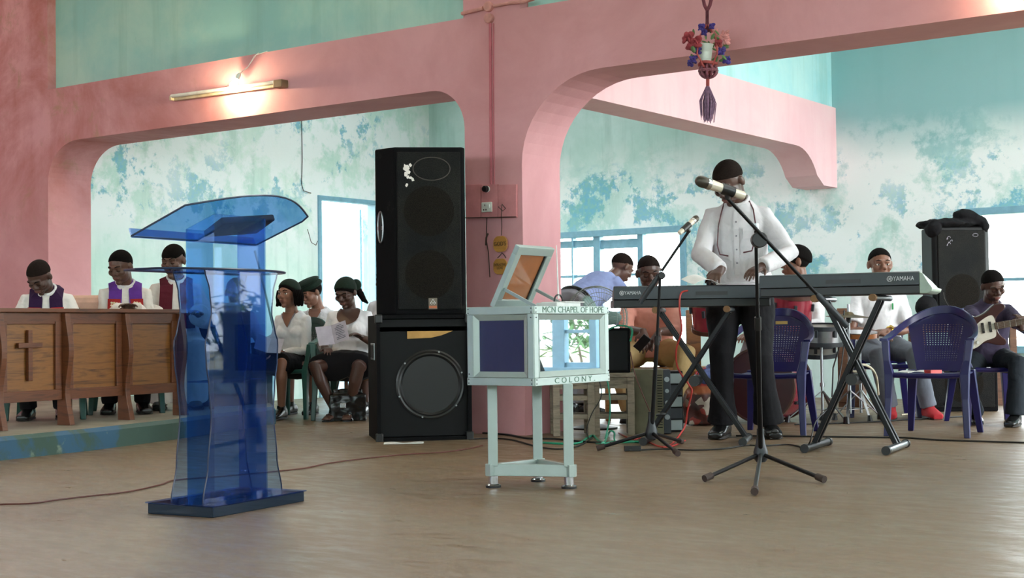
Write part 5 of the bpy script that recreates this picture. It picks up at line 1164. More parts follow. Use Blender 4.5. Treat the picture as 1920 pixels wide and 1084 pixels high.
def mic_stand(label, base, feet, poletop, boomhi, boomlo, knob_z, knobr, clutchx):
    b = V3(base); st = thing('microphone_stand', label, 'microphone stand', b)
    for f in feet:
        f = V3(f); a = b+V3((0, 0, .105))+(f-b).normalized()*.03; l = MB().cyl(a, f+V3((0, 0, .02)), .0105, 12).build('leg', 'black_metal', st, True, smooth=True)
        dd = (f+V3((0, 0, .02))-a).normalized(); e_ = f+V3((0, 0, .02)); MB().cyl(e_-dd*.045, e_+dd*.004, .0175, 12).build('rubber_foot', 'rubber_brown', l, True, smooth=True)
    MB().lathe([(.0, .07), (.022, .07), (.034, .085), (.036, .12), (.024, .16), (.018, .20), (.018, .235), (.0, .235)], 20).build('hub', 'dark_grey_plastic', st, smooth=True)
    MB().cyl((.03, -.01, .215), (.055, -.02, .22), .007).ell((.068, -.024, .222), (.018, .008, .012)).build('hub_knob', 'black_plastic', st, smooth=True)
    pt = V3(poletop)-b; mid = pt*.62; mid.z = pt.z*.62
    MB().cyl((0, 0, .10), (pt*.62), .0125, 16).build('lower_pole', 'black_metal', st, smooth=True)
    MB().cyl(pt*.60, pt, .0085, 14).build('upper_pole', 'black_metal', st, smooth=True); MB().cyl(pt*.60, pt*.65, .0165, 16).build('pole_clutch', 'black_plastic', st, smooth=True)
    hi = V3(boomhi)-b; lo = V3(boomlo)-b; MB().cyl(hi, lo, .0085, 12).build('boom', 'black_metal', st, smooth=True)
    d = (lo-hi).normalized(); MB().tube([lo-d*.22, lo-d*.20, lo-d*.10, lo], [.009, .015, .017, .015], 14).build('counterweight', 'dark_grey_plastic', st, smooth=True)
    # joint where pole and boom cross
    k = V3(clutchx)-b; n = V3((0, -1, 0)); MB().cyl(k+V3((0, .022, 0)), k+V3((0, -.028, 0)), knobr, 28).build('boom_joint', 'black_plastic', st, smooth=True, bevel=.004)
    MB().cyl(pt+V3((0, 0, -.02)), pt+V3((0, 0, .012)), .013, 14).build('pole_tip', 'chrome_dull', st, smooth=True)
    return st
D1 = 6.63
mic_stand('black tripod microphone stand in front of the two keyboards, nearest the camera', G(1427, 893), [G(1322, 905), G(1545, 907), G(1415, 930)], P(1417, 424, D1), P(1364, 372, D1-.08), P(1588, 612, D1+.10), 0, .037, P(1423, 450, D1))
mh, md, mk = mic('microphone', 'champagne wireless microphone with dark mesh head on the nearest stand', P(1305, 337, D1-.14), P(1397, 368, D1-.06))
def holder(root_pt, m_obj, d, k, hi, nm):
    c = V3(m_obj.location)+d*(.165*k); q = d.to_track_quat('Z', 'Y').to_matrix().to_4x4(); q.translation = c
    o = thing('microphone_clip', nm, 'microphone clip', c); 
    MB().tube([c-d*.035, c+d*.03], [.0265*k, .0245*k], 20, caps=True).build('clip_sleeve', 'black_plastic', o, True, smooth=True)
    MB().tube([c+d*.0, c*.5+V3(hi)*.5, V3(hi)], [.018, .014, .012], 12).build('clip_stem', 'black_plastic', o, True, smooth=True)
holder(None, mh, md, mk, P(1364, 374, D1-.08), 'black clip holding the champagne microphone nearest the camera')
D2 = 8.43
mic_stand('black tripod microphone stand behind the offering box, in front of the left keyboard', G(1222, 846), [G(1120, 847), G(1271, 857), G(1278, 834)], P(1238, 512, D2), P(1290, 436, D2-.05), P(1200, 568, D2+.05), 0, .022, P(1240, 517, D2))
mh2, md2, mk2 = mic('microphone', 'small champagne microphone tilted up on the stand behind the offering box', P(1308, 407, D2-.02), P(1273, 438, D2-.12))
holder(None, mh2, md2, mk2, P(1292, 434, D2-.05), 'black clip holding the tilted microphone on the rear stand')

# ================================================================ keyboards
S('key_slate', '2b3238', .42); S('key_black', '101113', .4); S('key_pale', '8f9f92', .35); S('key_logo', 'b9bcc0', .35); S('white_keys', 'e9e7e0', .3)
def keyboard(label, c, ang, L, D, zt, hgt, logo_x, pale_end, ls=.036, lx=.8):
    """back of the instrument faces the viewer: local x along, -y towards the camera"""
    t = thing('keyboard', label, 'keyboard', V3((c[0], c[1], zt)), ang)
    prof = [(-D/2+.02, 0), (D/2, 0), (D/2, .055), (D/2-.14, .062), (D/2-.16, .085), (-D/2+.03, hgt), (-D/2, hgt-.01), (-D/2+.008, .048), (-D/2+.03, .044)]
    x0, x1 = -L/2, L/2
    if pale_end: x1 -= .07
    n = len(prof); vs = [(x0, y, z) for y, z in prof]+[(x1, y, z) for y, z in prof]
    m = MB().add([(x0, y, z) for y, z in [(-D/2+.03, 0), (D/2, 0), (D/2, .05), (-D/2+.03, .05)]]+[(x1, y, z) for y, z in [(-D/2+.03, 0), (D/2, 0), (D/2, .05), (-D/2+.03, .05)]], [(3, 2, 1, 0), (4, 5, 6, 7), (0, 1, 5, 4), (1, 2, 6, 5), (2, 3, 7, 6), (3, 0, 4, 7)])
    m.build('lower_case', 'key_black', t, bevel=.004)
    q = [(-D/2, .05), (D/2-.14, .05), (D/2-.15, .072), (-D/2+.03, hgt), (-D/2+.008, hgt-.006)]; n = len(q)
    MB().add([(x0, y, z) for y, z in q]+[(x1, y, z) for y, z in q], [tuple(range(n)), tuple(range(2*n-1, n-1, -1))]+[((i+1) % n, i, n+i, n+(i+1) % n) for i in range(n)]).build('upper_case', 'key_slate', t, bevel=.003)
    MB().box((-(.035 if pale_end else 0), D/2-.075, .056), (L-.16, .14, .016)).build('white_keys', 'white_keys', t)
    kk = MB()
    for i in range(36):
        if i % 7 in (2, 6): continue
        kk.box((x0+.06+(i+1)*(L-.16)/36, D/2-.10, .068), (.011, .085, .010))
    kk.build('black_keys', 'key_black', t)
    if pale_end:
        pr = [(0, 0), (.045, 0), (.066, .012), (.072, .03), (.05, .062), (.02, hgt-.012), (0, hgt-.004)]
        n = len(pr); MB().add([(x1+a, -D/2+.012, z) for a, z in pr]+[(x1+a, D/2-.01, z*(1 if z < .06 else .62)) for a, z in pr], [tuple(range(n-1, -1, -1)), tuple(range(n, 2*n))]+[(i, (i+1) % n, n+(i+1) % n, n+i) for i in range(n)]).build('end_cap', 'key_pale', t, bevel=.004)
    up = V3((0, .12, 1)).normalized()
    Mx = wm(t) @ plane_M((logo_x, -D/2+.0016, (.05+hgt)/2-.002), (1, 0, 0), (0, .13, 1))
    text('YAMAHA', 'maker_lettering', 'key_logo', t, Mx, ls, ext=.001, sx_=lx)
    Mr = plane_M((logo_x-ls*2.15, -D/2+.0016, (.05+hgt)/2-.002), (1, 0, 0), (0, .13, 1)); mm = MB().tube([Mr @ V3((cos(a)*ls*.42, sin(a)*ls*.42, 0)) for a in [2*pi*k/24 for k in range(24)]], .0018, 5, closed=True)
    for a in (0, 60, 120): mm.tube([Mr @ V3((cos(radians(a))*ls*.36, sin(radians(a))*ls*.36, 0)), Mr @ V3((-cos(radians(a))*ls*.36, -sin(radians(a))*ls*.36, 0))], .0018, 5)
    mm.build('maker_emblem', 'key_logo', t)
    MB().box((.0 if pale_end else .12, -D/2+.003, hgt*.62), (.20, .008, .022)).build('socket_panel', 'key_black', t)
    return t
k2z = .916
kb2 = keyboard('black electronic keyboard with a pale end cap on the right hand X stand', (2.0, 8.45), radians(-25.5), 1.0, .36, k2z, .128, .345, True)
kz = ZA(1290, 575.5, 9.0)
kb1 = keyboard('black electronic keyboard under the standing player\'s hands on the left X stand', (P(1293, 560, 9.1).x, 9.12, 0), 0, .985, .34, kz, .135, -.375, False, ls=.032)
def xstand(label, c, ang, half, depth, ztop, a_left_low=True):
    t = thing('keyboard_stand', label, 'keyboard stand', (c[0], c[1], 0), ang)
    # local x across, y depth; two crossed pairs of tubes
    for k, sg in ((0, 1), (1, -1)):
        lo = V3((sg*half, 0, .028)); hi = V3((-sg*half*.72, 0, ztop-.03)); off = .03 if k == 0 else -.03
        fb = MB().cyl((lo.x, -depth, .026), (lo.x, depth, .026), .022, 18).build('foot_bar', 'chrome_dull' if k == 0 else 'black_metal', t, smooth=True)
        for yy in (-depth-.012, depth+.012): MB().cyl((lo.x, yy-.016, .026), (lo.x, yy+.016, .026), .026, 18).build('end_cap', 'black_plastic', fb, smooth=True)
        for dy in (-.035, .035): MB().beam((lo.x, off+dy, .04), (hi.x, off+dy, ztop-.03), .028, .028, up=(0, 1, 0)).build('leg', 'black_metal', t, bevel=.004)
        tb_ = MB().cyl((hi.x, -depth*.85, ztop-.018), (hi.x, depth*.85, ztop-.018), .017, 16).build('top_bar', 'dark_grey_plastic' if k else 'chrome_dull', t, smooth=True)
        MB().cyl((hi.x, -depth*.85-.045, ztop-.018), (hi.x, -depth*.85, ztop-.018), .021, 16).build('cork_end', S('cork', '7a5a3c', .8), tb_, smooth=True)
    MB().cyl((0, -.09, ztop*.46), (0, .09, ztop*.46), .035, 20).build('pivot_disc', 'black_plastic', t, smooth=True)
    return t
xs2 = xstand('black double-braced X stand under the right hand keyboard', (2.025, 8.47), radians(-27), .235, .25, k2z)
xs1 = xstand('black X stand under the left keyboard', (P(1305, 700, 9.1).x, 9.12, 0), radians(-14), .31, .20, kz)
# papers on the left keyboard
def sheet(name, label, c, rz_, w_, h_, curl=.01, mat='paper', tilt=0.0, cat='paper'):
    o = MB().slab(lambda u, v: ((u-.5)*w_, (v-.5)*h_, curl*(sin(u*pi))+curl*.5*v*v), 10, 6, (0, 0, .0015)).build(name, mat, None, smooth=True); o.location = c; o.rotation_euler = (tilt, 0, rz_); return tag(o, label, cat)
sheet('music_sheet', 'white music sheet lying on the keyboard beside the player\'s left hand', (P(1392, 530, 9.05).x, 9.0, kz+.137), -.15, .34, .2, .01)
sheet('music_sheet', 'curled white page on the keyboard left of the player\'s hands', (P(1312, 530, 9.05).x, 9.02, kz+.150), .5, .2, .14, .03, tilt=.15)
# open leaflets held by the women
def leaflet(label, c, xdir, ydir, w_, h_, lines=True, mat='paper_lilac'):
    M = plane_M(c, xdir, ydir); o = thing('leaflet', label, 'leaflet', M.translation); o.rotation_euler = M.to_euler(); k = V3((0, 0, 1))
    for sg in (1, -1):
        pg = MB().slab(lambda u, v: (sg*u*w_, (v-.5)*h_, .28*sg*0+u*w_*.30), 6, 3, (0, 0, .0012)).build('page', mat, o)
        if lines and sg > 0:
            m = MB()
            for i in range(9): z = h_*(.36-.085*i); m.box((w_*.5, z, w_*.5*.30+.0035), (w_*.62*(1 if i % 3 else .6), .0045, .0012), ry=-atan2(.30, 1))
            m.build('printed_lines', 'ink', pg)
    return o
aR, aL = W(w3, w3['arms'][0][2]), W(w3, w3['arms'][1][2])
leaflet('open printed leaflet held by the woman reading beside the black speakers', P(624, 628, 11.62), (1, .1, .22), (.1, .4, .9), .125, .17)
leaflet('grey leaflet held on the lap by the person behind the lectern', P(505, 648, 11.72), (1, 0, -.2), (.2, .5, .8), .11, .14, False)
# ================================================================ fittings on the arcade
def AV(x, y, off=0.0):
    d = ray(x, y); c = CAMP; vv = VH; p = c + d*((AV0 - c.dot(vv))/d.dot(vv)); return p - vv*off
def EU(x, y, off=0.0):
    d = ray(x, y); p = CAMP + d*((ENDU - CAMP.dot(UH))/d.dot(UH)); return p + UH*off
Z3 = V3((0, 0, 1))
S('socket_white', 'd9ddd6', .4); S('rust_pink', 'c58a84', .7, var=.2); S('pink_deep', 'b5626c', .75, var=.12); S('pink_board', 'c88286', .8, var=.1); S('wire_dark', '3b2a24', .6); S('tube_glass', 'dfe0d6', .25); S('lamp_batten', 'c9b998', .5, var=.2)
a, b = AV(331, 186), AV(541, 158)
fl = thing('tube_lamp', 'unlit fluorescent tube on a dusty batten across the pink beam', 'lamp', (a+b)/2)
MB().beam(a-VH*.022, b-VH*.022, .045, .038, up=(0, 0, 1)).build('batten', 'lamp_batten', fl, True, bevel=.004)
dl = (b-a).normalized()
MB().cyl(a-VH*.062+Z3*.016+dl*.01, b-VH*.062+Z3*.016-dl*.09, .0155, 16).build('glass_tube', 'tube_glass', fl, True, smooth=True)
MB().beam(b-VH*.045-dl*.09, b-VH*.045+dl*.005, .075, .062, up=(0, 0, 1)).build('end_cap', S('cap_brown', '7a6248', .6), fl, True, bevel=.006)
MB().beam(a-VH*.045-dl*.008, a-VH*.045+dl*.02, .06, .04, up=(0, 0, 1)).build('end_cap', 'lamp_batten', fl, True, bevel=.006)
def bulb(px, py, label, holder_px, power, wire=None):
    p = AV(px, py, .115); h = AV(*holder_px, .085)
    o = thing('light_bulb', label, 'light bulb', p)
    d = (h-p).normalized(); q = (-d).to_track_quat('Z', 'Y').to_matrix().to_4x4(); q.translation = h
    t = NT('bulb_glow_%d' % px); t.b.inputs['Emission Color'].default_value = (1, .80, .52, 1); t.b.inputs['Emission Strength'].default_value = 60; t.b.inputs['Base Color'].default_value = (1, .9, .8, 1)
    MB().lathe([(.0, .0), (.013, .0), (.014, .02), (.022, .035), (.030, .055), (.031, .070), (.024, .088), (.0, .096)], 20, q).build('glass_bulb', t.m, o, True, smooth=True)
    q2 = d.to_track_quat('Z', 'Y').to_matrix().to_4x4(); q2.translation = h
    MB().lathe([(.0, -.004), (.018, -.004), (.019, .03), (.012, .048), (0, .05)], 16, q2).build('lamp_holder', 'socket_white', o, True, smooth=True)
    if wire:
        for k, w_ in enumerate(wire): MB().tube([h+d*.05]+[AV(*c, .02+.004*k) for c in w_], .0025, 5).build('flex', 'socket_white', o, True)
    l = bpy.data.lights.new('bulb_light', 'POINT'); l.energy = power; l.color = (1, .74, .42); l.shadow_soft_size = .03
    lo = bpy.data.objects.new('bulb_light', l); COL.objects.link(lo); lo.parent = o; lo.location = (0, -.0, -.0)
    lo.location = tuple((p-VH*.0)-V3(o.location))
    return o
bulb(456, 166, 'lit warm bulb glowing in front of the tube lamp on the left beam', (459, 150), 150, [[(467, 128), (480, 106), (488, 100)], [(470, 125), (484, 104), (505, 97)]])
bulb(1897, -13, 'lit warm bulb at the top right end of the pink beam', (1899, -28), 150)
# pillar: conduit, junction discs, pattress board, socket, lamp holder
cnd = thing('conduit', 'vertical pink painted conduit down the middle of the pillar', 'conduit', AV(921, 345))
MB().tube([AV(920, 44, .006), AV(921, 200, .007), AV(922, 346, .006)], .010, 8).tube([AV(926, 44, .004), AV(926, 200, .004), AV(927, 346, .004)], .005, 6).build('pipe', 'pink_deep', cnd, True, smooth=True)
for i, (x, y) in enumerate(((918, 13), (919, 35))): tag(MB().cyl(AV(x, y, -.01), AV(x, y, .03), .036, 24).build('junction_box', 'rust_pink', None, bevel=.004), ['round pink junction box at the crossing of the conduits', 'round pink junction box just below the crossing one'][i], 'junction box')
tag(MB().tube([AV(868, 26, .012), AV(885, 22, .016), AV(908, 16, .014)], .014, 8).build('conduit', 'rust_pink', None, smooth=True), 'short rusty conduit left of the round junction boxes', 'conduit')
tag(MB().tube([AV(928, 12, .014), AV(960, 6, .016), AV(985, 4, .013), AV(1003, -1, .014)], .012, 8).build('conduit', 'rust_pink', None, smooth=True), 'short rusty conduit running right from the round junction boxes', 'conduit')
bd_ = thing('switch_board', 'pink painted wooden switch board on the pillar', 'board', AV(922, 378))
c00, c10, c01, c11 = AV(876, 410), AV(971, 407), AV(875, 347), AV(971, 345)
for i, (x0, x1) in enumerate(((876, 904), (905, 936), (937, 971))):
    a, b = AV(x0, 409), AV(x1, 408); t0, t1 = AV(x0, 347), AV(x1, 346); m = MB(); m.add([p - VH*o for o in (0.002, .020) for p in (a, b, t1, t0)], [(0, 1, 2, 3), (7, 6, 5, 4), (0, 4, 5, 1), (1, 5, 6, 2), (2, 6, 7, 3), (3, 7, 4, 0)]).build('board_panel', 'pink_board', bd_, True, bevel=.002)
MB().beam(AV(876, 409, .022), AV(971, 407, .022), .012, .006).build('board_ledge', 'wire_dark', bd_, True)
lh = thing('lamp_holder', 'round black lamp holder on the pink switch board', 'lamp holder', AV(917, 355, .02))
MB().cyl(AV(917, 355, .02), AV(917, 355, .026), .023, 24).build('backplate', 'socket_white', lh, True, smooth=True); MB().cyl(AV(916, 355, .026), AV(916, 355, .055), .024, 24, r2=.021).build('cup', 'black_plastic', lh, True, smooth=True, bevel=.003)
so = thing('wall_socket', 'white square wall socket on the pink switch board', 'socket', AV(917, 389, .02)); wall_rz = -YAW
so.rotation_euler = (0, 0, wall_rz)
MB().box((0, -.006, 0), (.088, .016, .070)).build('faceplate', 'socket_white', so, bevel=.004)
for (x, z, w_, h_) in ((-.022, -.018, .008, .012), (-.002, -.018, .008, .012), (-.012, .014, .006, .012)): MB().box((x, -.0145, z), (w_, .002, h_)).build('pin_hole', 'wire_dark', so)
MB().box((.024, -.016, .006), (.014, .008, .026), rx=.15).build('switch', 'socket_white', so, bevel=.001)
tag(MB().tube([AV(915, 400, .012), AV(914, 430, .012), AV(917, 441, .03), AV(914, 452, .012), AV(918, 475, .012), AV(920, 520, .01)], .0035, 6).tube([AV(917, 438, .012), AV(915, 446, .02), AV(913, 460, .012)], .007, 6).build('wire', 'wire_dark', None, smooth=True), 'thin dark wire with a plug hanging below the wall socket', 'wire')
# two hanging wooden signs
def sign(label, px, py, r, lines, size, chain):
    c = AV(px, py, .03); o = thing('wooden_sign', label, 'sign', c); o.rotation_euler = (0, 0, wall_rz)
    pts = []
    for k in range(32):
        a = 2*pi*k/32; x = cos(a); z = sin(a); f = min(1.0, .93/max(abs(x), 1e-6), .9/max(abs(z), 1e-6)); pts.append((x*r*f*1.02, z*r*f))
    MB().prism(pts, -.006, .006, Matrix(((1, 0, 0, 0), (0, 0, -1, 0), (0, 1, 0, 0), (0, 0, 0, 1)))).build('board', 'wood_sign', o, bevel=.002)
    for i, l in enumerate(lines): text(l, 'lettering', 'wire_dark', o, wm(o) @ plane_M((-.0, -.0066, (len(lines)-1)*size*.46-i*size*.92), (1, 0, 0), (0, 0, 1)), size, ext=.0006, sx_=.66 if len(l) > 8 else .85)
    MB().tube([AV(*q, .02) for q in chain], .003, 6).build('hanging_string', 'wire_dark', o, True, smooth=True)
    return o
sign('upper round wooden sign lettered GOD\'S hanging on the pillar', 943, 458, .062, ["GOD'S"], .042, [(943, 442), (944, 425), (943, 405), (944, 385), (937, 388), (946, 396), (951, 391), (944, 383)])
sign('lower round wooden sign lettered EVERLASTING LOVE hanging on the pillar', 943, 500, .062, ['EVERLASTING', 'LOVE'], .026, [(936, 484), (942, 478), (944, 474), (948, 478), (952, 484)])
# crack-like wire down the end wall
tag(MB().tube([EU(565, 226, .006), EU(566, 300, .006), EU(565, 345, .006), EU(568, 358, .008), EU(582, 362, .008)], .004, 5).build('wire', 'wire_dark', None), 'thin dark wire running down the teal wall left of the doorway', 'wire')
tag(MB().tube([EU(574, 430, .02), EU(580, 455, .03), EU(590, 460, .02), EU(593, 452, .02)], .004, 5).build('wire', 'wire_dark', None), 'looped loose wire beside the doorway frame', 'wire')

# ================================================================ hanging macrame planter
HC_ = V3((P(1326, 130, 8.85).x, 8.85, 0)); hz = lambda y: ZA(1326, y, 8.85)
hp = thing('hanging_planter', 'macrame hanger holding a white pot of artificial flowers, with a long tassel', 'hanging planter', (HC_.x, HC_.y, hz(130)))
S('macrame_plum', '6a3440', .9, var=.3, nscale=40); S('macrame_red', 'a04a48', .9, var=.3, nscale=40); S('pot_white', 'cfd6cc', .4); S('petal_violet', '3c2a78', .7, var=.3); S('petal_crimson', '8a2f38', .8, var=.3); S('petal_pink', 'cf8a88', .7, var=.25); S('leaf_green', '4c6b3a', .6, var=.4); S('tassel_mauve', '7c5f78', .9, var=.4, nscale=60); S('beads_mixed', '7a4450', .5, var=.8, nscale=50)
def hpw(x, y, dy=0.0): return P(x, y, 8.85+dy)
for sg in (-1, 1): MB().tube([hpw(1326, -30), hpw(1326+sg*9, -8), hpw(1326+sg*5, 10), hpw(1326, 20), hpw(1326, 42), hpw(1326+sg*3, 60)], .011, 8).build('cord', 'macrame_plum', hp, True, smooth=True)
for sg, dy in ((-1, .06), (1, .06), (-1, -.07), (1, -.07)): MB().tube([hpw(1326, 44), hpw(1326+sg*16, 72, dy*.8), hpw(1326+sg*19, 100, dy), hpw(1327+sg*10, 120, dy*.7), hpw(1328, 138)], .006, 6).build('cord', 'macrame_red', hp, True, smooth=True)
pt_ = hpw(1322, 117); MB().lathe([(0, 0), (.034, 0), (.052, .105), (.055, .110), (.050, .112), (.040, .02), (0, .02)], 24, Matrix.Translation(pt_)).build('pot', 'pot_white', hp, True, smooth=True)
def flower(cx, cy, r, mat, dy=-.05, n=9):
    m = MB(); c = hpw(cx, cy, dy); rnd = random.Random(int(cx*7+cy))
    for k in range(n):
        a = 2*pi*k/n*2.4; rr = r*(.15+.6*k/n); q = Matrix.Rotation(rnd.uniform(0, 6), 3, 'Z') @ Matrix.Rotation(rnd.uniform(-.9, .9), 3, 'X'); m.ell(c+V3((cos(a)*rr, -rnd.uniform(0, .5)*r, sin(a)*rr)), (r*.55, r*.22, r*.45), 10, 6, R=q)
    o = m.build('flower', mat, hp, True, smooth=True)
for f in ((1289, 72, .045, 'petal_crimson'), (1303, 80, .045, 'petal_crimson'), (1293, 88, .03, 'petal_crimson'), (1315, 52, .028, 'petal_violet'), (1334, 50, .024, 'petal_violet'), (1320, 62, .022, 'petal_violet'), (1340, 62, .03, 'petal_pink'), (1358, 66, .034, 'petal_pink'), (1362, 78, .026, 'petal_pink'), (1299, 112, .032, 'petal_violet'), (1294, 119, .026, 'petal_violet'), (1352, 97, .032, 'petal_violet'), (1362, 113, .030, 'petal_violet'), (1346, 82, .03, 'petal_crimson'), (1308, 96, .026, 'petal_violet')): flower(*f)
rnd = random.Random(3)
for k in range(26):
    x = 1322+rnd.uniform(-26, 40); y = 74+rnd.uniform(-14, 40); c = hpw(x, y, rnd.uniform(-.09, .05)); q = Matrix.Rotation(rnd.uniform(0, 6), 3, 'Y') @ Matrix.Rotation(rnd.uniform(-1, 1), 3, 'X'); MB().ell(c, (.022, .004, .010), 8, 6, R=q).build('leaf', 'leaf_green', hp, True, smooth=True)
MB().tube([hpw(1309, 122, 0)+V3((0, 0, 0))]+[hpw(1328, 119)+V3((cos(a)*.052, sin(a)*.052, sin(a*2)*.004)) for a in [2*pi*k/16 for k in range(17)]], .010, 8).build('cord_band', 'macrame_red', hp, True, smooth=True)
m = MB(); cb = hpw(1328, 133)
for k in range(5):
    a = pi*k/5; m.tube([cb+V3((cos(t)*.056*cos(a), cos(t)*.056*sin(a), sin(t)*.044)) for t in [2*pi*j/18 for j in range(18)]], .008, 6, closed=True)
m.tube([cb+V3((cos(t)*.056, sin(t)*.056, 0)) for t in [2*pi*j/18 for j in range(18)]], .009, 6, closed=True); m.build('knotted_basket', 'beads_mixed', hp, True, smooth=True)
MB().cyl(hpw(1327, 146), hpw(1327, 162), .011, 12).build('tassel_knot', 'macrame_red', hp, True, smooth=True)
m = MB()
for k in range(90):
    a = rnd.uniform(0, 6.3); r1 = rnd.uniform(0, .038); ln = rnd.uniform(52, 72); top_ = hpw(1327, 160)
    e = hpw(1326, 160+ln)+V3((cos(a)*r1*1.25, sin(a)*r1*1.25, 0)); md_ = (top_+e)/2+V3((cos(a)*r1*.9, sin(a)*r1*.9, .0)); m.tube([top_+V3((cos(a)*.006, sin(a)*.006, 0)), md_, e], [.0025, .003, .0016], 4)
m.build('tassel', 'tassel_mauve', hp, True)

# ================================================================ things between the pillar and the left keyboard
def stool(label, c, rz_, w_, d_, h_):
    t = thing('wooden_stool', label, 'stool', c, rz_)
    MB().box((0, 0, h_-.015), (w_, d_, .03)).build('seat', 'wood_grey', t, bevel=.004)
    for sx_ in (-1, 1):
        for sy in (-1, 1): MB().box((sx_*(w_/2-.03), sy*(d_/2-.03), (h_-.03)/2), (.048, .048, h_-.03)).build('leg', 'wood_grey', t, bevel=.003)
    for sy in (-1, 1):
        for z in (.13, .26): MB().box((0, sy*(d_/2-.03), z), (w_-.10, .024, .034)).build('stretcher', 'wood_grey', t)
        MB().box((0, sy*(d_/2-.028), h_-.07), (w_-.09, .022, .075)).build('apron', 'wood_grey', t)
    for sx_ in (-1, 1): MB().box((sx_*(w_/2-.03), 0, .19), (.024, d_-.10, .034)).build('stretcher', 'wood_grey', t)
    return t
stool('weathered wooden stool right behind the offering box, nearer the pillar', (P(1073, 800, 9.98).x, 9.98, 0), .05, .30, .30, .43)
stool('weathered wooden stool under the black amplifier, beside the olive rack', (P(1150, 800, 10.0).x, 10.0, 0), -.04, .30, .30, .43)
ba = thing('amplifier', 'black carpeted amplifier cabinet resting across two wooden stools', 'amplifier', (P(1120, 650, 10.0).x, 10.02, .43), 0)
MB().box((0, 0, .155), (.44, .32, .31)).build('cabinet', 'carpet_black', ba, bevel=.01)
MB().box((0, -.163, .155), (.40, .008, .27)).build('front_cloth', 'black_satin', ba)
rk = thing('rack_case', 'olive painted rack case with slotted side standing on the floor', 'case', (P(1223, 800, 10.0).x, 10.02, 0), -.08)
S('olive_paint', '5f5a44', .7, var=.3, nscale=4)
MB().box((-.03, 0, .225), (.22, .26, .45)).build('case', 'olive_paint', rk, bevel=.004)
MB().box((.105, .0, .225), (.05, .25, .44)).build('front_panel', 'dark_grey_plastic', rk, bevel=.004)
for z in [.05+.018*k for k in range(21)]: MB().box((.055, -.1315, z), (.034, .003, .006)).build('vent_slot', 'black_satin', rk)
for z, r in ((.38, .018), (.30, .014), (.22, .014), (.12, .018)): MB().cyl((.105, -.124, z), (.105, -.136, z), r, 14).build('knob', 'chrome_dull', rk, smooth=True)
eq = thing('effects_rack', 'tall dark rack of worn equipment right of the olive case', 'equipment', (P(1258, 800, 10.2).x, 10.22, 0), .1)
MB().box((0, 0, .215), (.13, .26, .43)).build('case', 'black_satin', eq, bevel=.004)
for k in range(5): MB().box((0, -.133, .05+.082*k), (.11, .008, .07)).build('unit', 'dark_grey_plastic' if k % 2 else 'aluminium_dull', eq, bevel=.002)
# fan behind
fc = P(1118, 597, 10.45); fan = thing('pedestal_fan', 'pedestal fan with a round wire cage behind the offering box', 'fan', (fc.x, fc.y, 0), .25)
m = MB(); R_ = .235
S('cage_grey', '7f8680', .4, metal=.6)
ci = Matrix.Translation((0, 0, fc.z))
for r_, yy in ((R_, 0), (R_*.97, -.05), (R_*.8, -.085), (R_*.55, -.10), (.06, -.105), (R_*.97, .05), (R_*.7, .09)): m.tube([(cos(a)*r_, yy, sin(a)*r_) for a in [2*pi*k/40 for k in range(40)]], .0022 if r_ < R_ else .005, 5, ci, closed=True)
for k in range(60):
    a = 2*pi*k/60; m.tube([(cos(a)*R_, 0, sin(a)*R_), (cos(a)*R_*.9, -.07, sin(a)*R_*.9), (cos(a)*.06, -.105, sin(a)*.06)], .0013, 4, ci)
m.build('wire_cage', 'cage_grey', fan)
for k in range(3): MB().ell((cos(2.1*k)*.10, -.02, sin(2.1*k)*.10), (.09, .008, .055), 14, 8, ci, R=Matrix.Rotation(-2.1*k, 3, 'Y') @ Matrix.Rotation(.4, 3, 'X')).build('blade', S('fan_blade', '6f8a84', .3), fan, smooth=True)
MB().cyl((0, .0, fc.z), (0, .14, fc.z), .055, 20).build('motor', 'black_plastic', fan, smooth=True, bevel=.01); MB().cyl((0, .08, 0), (0, .08, fc.z-.04), .014, 12).build('pole', 'chrome_dull', fan, smooth=True); MB().lathe([(0, 0), (.17, 0), (.17, .012), (.03, .04), (0, .04)], 28, Matrix.Translation((0, .08, 0))).build('base', 'black_plastic', fan, smooth=True)
# bench for the man in salmon, orange board, carrier bag
q = under(sal)
bn = thing('wooden_bench', 'plain wooden bench under the man in the salmon shirt', 'bench', (q[0]+.12, q[1], 0), face_rz(-2))
MB().box((0, 0, .405), (1.1, .30, .035)).build('seat', 'wood_light', bn, bevel=.004)
for sx_ in (-.46, .46): MB().box((sx_, 0, .195), (.04, .26, .385)).build('leg', 'wood_light', bn, bevel=.003)
MB().box((0, 0, .16), (.88, .03, .06)).build('stretcher', 'wood_brown', bn)
wb = thing('wooden_board', 'orange-brown varnished board standing behind the left drum', 'board', (P(1300, 640, 12.0).x, 12.0, 0), .1); MB().box((0, 0, .44), (.12, .04, .88)).build('board', 'wood_panel', wb, bevel=.003); MB().box((0, .06, .02), (.16, .2, .04)).build('foot', 'wood_panel', wb)
def bagmat():
    t = NT('bag_print'); c = t.coord(); v = t.n('TexVoronoi'); t.l(c, v.inputs['Vector']); v.inputs['Scale'].default_value = 22; s = t.n('SeparateXYZ'); t.l(c, s.inputs[0])
    k = t.ramp(v.outputs['Color'], [(.25, hexa('3a1712')), (.45, hexa('6a231a')), (.62, hexa('8d8478')), (.75, hexa('2a1a18'))], 'CONSTANT')
    a = t.mix(t.ramp(s.outputs['Z'], [(.23, 0.0), (.25, 1.0)]), k, hexa('7d421c')); a = t.mix(t.ramp(s.outputs['Z'], [(.29, 0.0), (.30, 1.0)]), a, hexa('741d19')); t.l(a, t.b.inputs['Base Color']); t.b.inputs['Roughness'].default_value = .45
bagmat()
